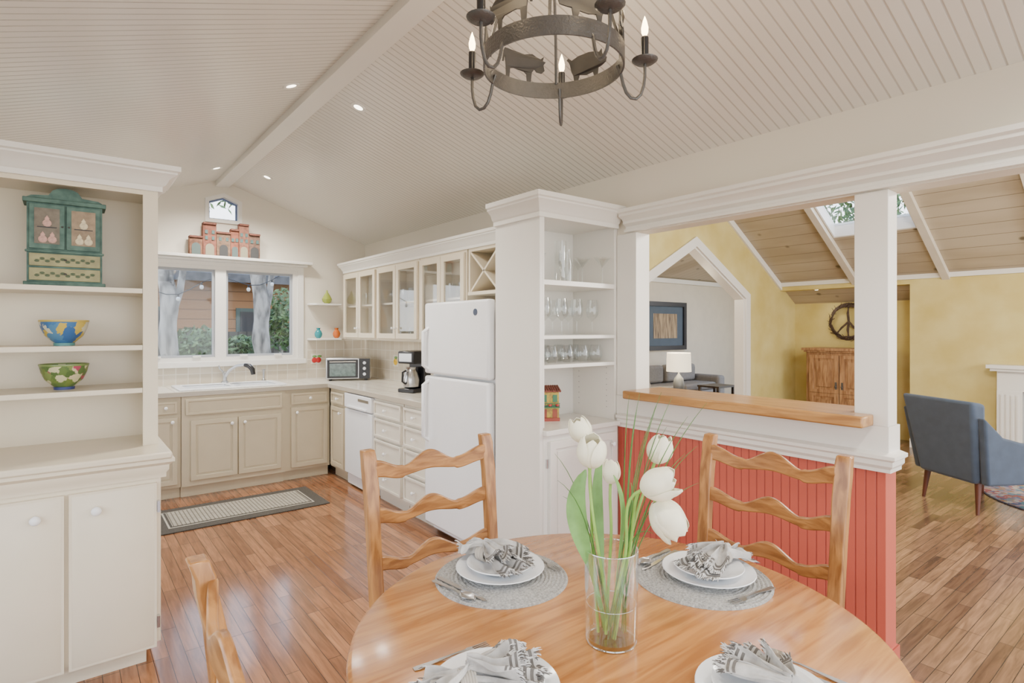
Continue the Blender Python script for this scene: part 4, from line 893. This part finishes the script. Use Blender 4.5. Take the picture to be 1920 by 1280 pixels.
pc=thing('pine_cabinet','rustic pine cabinet with paneled doors in the yellow alcove','cabinet',(8.6,3.35,0))
PX=8.36
MB().box(PX,8.83,2.90,3.80,.05,1.165).box(PX+.02,8.83,2.92,3.78,0,.05).build('body',m_pine,pc,.004)
MB().box(PX-.05,8.835,2.85,3.85,1.19,1.225).box(PX-.025,8.835,2.875,3.825,1.165,1.19).build('cornice',m_pine,pc)
for y0,y1,k in ((2.95,3.345,3.31),(3.355,3.75,3.39)):
    d=MB(); fx=lambda a,b,d_:(PX-d_,a,b)
    for z0,z1 in ((.12,.60),(.602,1.13)):
        d.fb('x',PX,y0,y1,z0,z1,0,.015).prism(rect(y0,y1,z0,z1),fx,.0151,.03,[rect(y0+.06,y1-.06,z0+.045,z1-.05)]).fb('x',PX,y0+.1,y1-.1,z0+.085,z1-.09,.0151,.028)
    o=d.build('door',m_pine,pc,.003); MB().fb('x',PX,k-.012,k+.012,.66,.76,.03,.035).ell((PX-.045,k,.70),.01,.012,.014).build('latch',m_iron,o)
wy,wz=3.42,1.60
wt=thing('wreath','twig wreath shaped as a peace sign on the alcove wall','wreath',(8.85,wy,wz))
m_twig=mat('twig_brown',(.075,.045,.03),.8,var=.4,scale=40)
random.seed(3); b=MB()
for k in range(9):
    ph=random.random()*6; f1_=random.choice((4,5,6,7)); pts=[(8.82+.022*math.sin(f1_*a*2*PI/48+ph),wy+(.24+.026*math.sin(f1_*a*2*PI/48+ph))*math.cos(a*2*PI/48),wz+(.24+.026*math.sin(f1_*a*2*PI/48+ph+1))*math.sin(a*2*PI/48)) for a in range(48)]
    b.tube(pts,.008,5,True)
for k in range(70):
    a=random.random()*2*PI; r0=.24+random.uniform(-.03,.03); a2=a+random.uniform(.1,.25); r1=.24+random.uniform(-.06,.06)
    b.tube([(8.82,wy+r0*math.cos(a),wz+r0*math.sin(a)),(8.80,wy+r1*math.cos(a2),wz+r1*math.sin(a2))],[.005,.003],4)
b.build('ring',m_twig,wt)
b=MB()
for ang in (PI/2,-PI/2,-PI/2-.75,-PI/2+.75):
    for j in (-.008,.008): b.tube([(8.83,wy+j,wz),(8.82,wy+j+.12*math.cos(ang)+.008,wz+.12*math.sin(ang)),(8.83,wy-j+.24*math.cos(ang),wz+.24*math.sin(ang))],.009,6)
b.build('spokes',m_twig,wt)
mt=thing('fireplace_mantel','white painted fireplace mantel on the far yellow wall','mantel',(8.3,1.0,0))
MB().box(8.18,LX-.001,.30,1.74,1.05,1.09).box(8.21,LX-.001,.33,1.71,1.02,1.05).build('shelf',m_trim,mt)
MB().box(8.27,LX-.001,.38,1.66,.80,1.02).build('frieze',m_trim,mt)
for y in (1.44,.38):
    b=MB().box(8.26,LX-.031,y,y+.22,.14,.80).box(8.24,LX-.031,y-.01,y+.23,.0,.14)
    for k in range(4): b.box(8.25,8.26,y+.03+k*.045,y+.05+k*.045,.18,.76)
    b.build('pilaster',m_trim,mt)
MB().box(8.34,LX-.031,.61,1.43,0,.8).build('firebox',m_dark,mt)
m_blue=mat('blue_velvet',(.048,.072,.115),.85,var=.12,scale=12,sheen=.2); m_wal=mat('walnut',(.09,.025,.012),.4)
ac=thing('armchair','blue upholstered armchair with tapered walnut legs seen from behind','armchair',(6.14,1.34,0),math.radians(58.5),world=False)
MB().hexa([(-.27,.22,.26),(.27,.22,.26),(.27,.33,.24),(-.27,.33,.24)],[(-.36,.32,.90),(.36,.32,.90),(.35,.44,.92),(-.35,.44,.92)]).build('back',m_blue,ac,.03,segs=3)
for s in (-1,1):
    MB().prism([(.30,.25),(-.34,.25),(-.36,.56),(-.30,.585),(0,.585),(.20,.64),(.38,.80)],lambda a,b,d,s=s:(s*(.28+d+.09*(b-.25)),a,b),0,.075).build('arm',m_blue,ac,.02,segs=3)
MB().box(-.28,.28,-.33,.24,.24,.33).build('seat_base',m_blue,ac,.02)
MB().box(-.275,.275,-.36,.22,.335,.46).build('seat_cushion',m_blue,ac,.04,segs=3)
for x,y in ((-.24,.27),(.24,.27),(-.27,-.29),(.27,-.29)): MB().cone((x*1.08,y*1.1,0),(x,y,.25),.013,.026,12).build('leg',m_wal,ac)
rr=thing('round_rug','round multicoloured patterned rug in front of the armchair','rug',(6.95,.62,0),world=False)
MB().lathe([(.0001,.010),(.855,.010),(.87,.006),(.865,.0005),(.0001,.0005)],(0,0,0),64,caps=False).build('pile',multi('rug_colours',[(.10,.12,.24),(.34,.10,.10),(.48,.45,.41),(.11,.24,.30),(.40,.24,.12),(.34,.30,.36),(.40,.27,.30),(.20,.24,.34)],24,.95,1.1),rr)
MB().lathe([(.865,.010),(.875,.008),(.877,.003),(.873,.0005)],(0,0,0),64,caps=False).build('binding',mat('rug_binding',(.1,.1,.15),.9),rr)
# ---------------------------------------------------------------- outside
struct('ground',MB().box(-14,24,6.9,30,-.4,-.3).box(-14,-1.3,-12,6.9,-.4,-.3).box(11.6,24,-12,6.9,-.4,-.3),mat('garden_ground',(.12,.12,.07),.9,var=.4,scale=3))
nb=thing('neighbour_house','orange brown timber house with dark roof beyond the garden','house',(3,12,-.3))
MB().box(-1,7.5,12,15,-.3,2.6).build('wall',grooves('orange_siding',(.36,.165,.06),(.15,.06,.02),2,.18,.06,.6,.5),nb)
MB().hexa([(-1.6,11.3,2.35),(8.1,11.3,2.35),(8.1,13.6,3.4),(-1.6,13.6,3.4)],[(-1.6,11.3,2.5),(8.1,11.3,2.5),(8.1,13.6,3.6),(-1.6,13.6,3.6)]).build('roof',mat('slate_roof',(.075,.075,.08),.8,var=.35,scale=9),nb)
for x in (.6,2.6,4.6):
    w=MB().box(x,x+.9,11.95,12.0,.9,1.9).build('window',mat('house_frame_green',(.06,.10,.09),.5),nb); MB().box(x+.07,x+.83,11.93,11.95,.97,1.83).build('pane',m_dark,w)
fn_=MB().box(-6,12,10.2,10.26,-.3,1.45)
for k in range(12): fn_.box(-6+k*1.5,-5.9+k*1.5,10.12,10.2,-.3,1.52)
tag(fn_.build('garden_fence',grooves('fence_dark',(.075,.065,.05),(.022,.02,.016),0,.14,.06,.8)),'dark timber garden fence outside the kitchen window','fence')
m_bark=two('tree_bark',(.10,.09,.08),(.40,.37,.33),9,.9,.40,.60,8,.8,(1,1,.35))
m_fol=two('foliage_green',(.03,.075,.02),(.15,.24,.075),9,.7,.35,.65,5)
def leaves(b,c,r,n,sz):
    for i in range(n):
        d=Vector((random.gauss(0,1),random.gauss(0,1),random.gauss(0,1))).normalized()*(random.random()**.4)
        p=Vector(c)+Vector((d.x*r[0],d.y*r[1],d.z*r[2])); a=Vector((random.uniform(-1,1),random.uniform(-1,1),random.uniform(-1,1))).normalized()*sz; q=a.orthogonal().normalized()*sz*.45
        b.add([p-a,p+q,p+a,p-q],[(0,1,2,3)])
def wob(pts,r,n=18):
    # bumpy tapered trunk
    P=[Vector(p) for p in pts]; out=[]; rs=[]
    m=28
    for i in range(m+1):
        s=i/m*(len(P)-1); k=min(int(s),len(P)-2); f_=s-k; q=P[k]*(1-f_)+P[k+1]*f_
        out.append(q+Vector((.02*math.sin(i*.9),0,0))); rs.append((r[k]*(1-f_)+r[k+1]*f_)*(1+.08*math.sin(i*1.7)))
    return MB().tube(out,rs,n)
random.seed(11)
for i,(u,Y,r,lab) in enumerate(((316,7.9,.10,'grey barked tree outside the left window sash'),(490,8.3,.11,'grey barked tree outside the right window sash'))):
    p=at(u,600,y=Y); t=thing('garden_tree',lab,'tree',(p.x,Y,-.3))
    wob([(p.x+(.06 if i else 0),Y,-.3),(p.x+.03,Y,1),(p.x-.03,Y,2.2),(p.x+.05,Y,4)],[r*1.3,r,r*.9,r*.7]).build('trunk',m_bark,t)
    MB().tube([(p.x,Y,1.55),(p.x+.13,Y+.1,1.95),(p.x+.22,Y+.2,2.5),(p.x+.3,Y+.2,3.6)],[r*.5,r*.4,r*.35,r*.25],10).build('branch',m_bark,t)
    b=MB(); leaves(b,(p.x+(.25 if i==0 else .7),Y+.2,3.45),(.75,.5,.55),500,.06); b.build('crown',m_fol,t)
t=thing('garden_tree','leafy tree seen through the living room skylight','tree',(13.6,4.7,-.3))
MB().tube([(13.6,4.7,-.3),(13.55,4.7,2),(13.65,4.75,4.2)],[.2,.16,.1],12).build('trunk',m_bark,t)
b=MB(); leaves(b,(13.6,4.8,4.0),(1.4,1.5,1.0),900,.11); b.build('crown',m_fol,t)
for u,v,Y,rad,lab in ((372,650,9.0,(.36,.33,.30),'green shrub outside the left window sash'),(527,600,9.0,(.22,.3,.5),'green shrub outside the right window sash'),(452,655,9.6,(.28,.2,.22),'low shrub between the two garden trees')):
    p=at(u,v,y=Y); t=thing('garden_shrub',lab,'shrub',(p.x,Y,-.3)); b=MB(); leaves(b,(p.x,Y,p.z),rad,800,.05); b.build('foliage',m_fol,t); MB().tube([(p.x,Y,-.3),(p.x,Y,p.z)],.03,6).build('stem',m_bark,t)
sl=thing('string_lights','string of clear globe bulbs hanging outside the kitchen window','string lights',(1.4,7.4,2.0))
pts=[at(290+k*22,545-(k*2.5)+12*math.sin(k*.9),y=7.4) for k in range(13)]
MB().tube(pts,.005,5).build('cable',m_black,sl)
for p in pts[::2]:
    MB().cone((p.x,p.y,p.z),(p.x,p.y,p.z-.03),.010,.010,8).build('socket',m_black,sl); MB().ell((p.x,p.y,p.z-.052),.022,.022,.026).build('globe',mat('frosted_globe',(.7,.7,.68),.2),sl)
# ---------------------------------------------------------------- world, camera
w=bpy.data.worlds.new('World'); SC.world=w; w.use_nodes=True; nt=w.node_tree; bg=nt.nodes['Background']
tc=nt.nodes.new('ShaderNodeTexCoord'); s=nt.nodes.new('ShaderNodeSeparateXYZ'); r=nt.nodes.new('ShaderNodeValToRGB')
L(nt,tc.outputs['Generated'],s.inputs[0]); L(nt,s.outputs[2],r.inputs['Fac']); r.color_ramp.elements[0].color=(1,.985,.955,1); r.color_ramp.elements[1].color=(.42,.62,.98,1); r.color_ramp.elements[1].position=.8
L(nt,r.outputs['Color'],bg.inputs['Color']); bg.inputs['Strength'].default_value=5.2
cam=bpy.data.cameras.new('Camera'); co=bpy.data.objects.new('Camera',cam); COL.objects.link(co); SC.camera=co
cam.sensor_width=36; cam.lens=F/1920*36; cam.shift_y=-(640-HV)/1920; cam.clip_start=.02
co.location=(0,0,H); co.rotation_euler=(PI/2,0,-A)
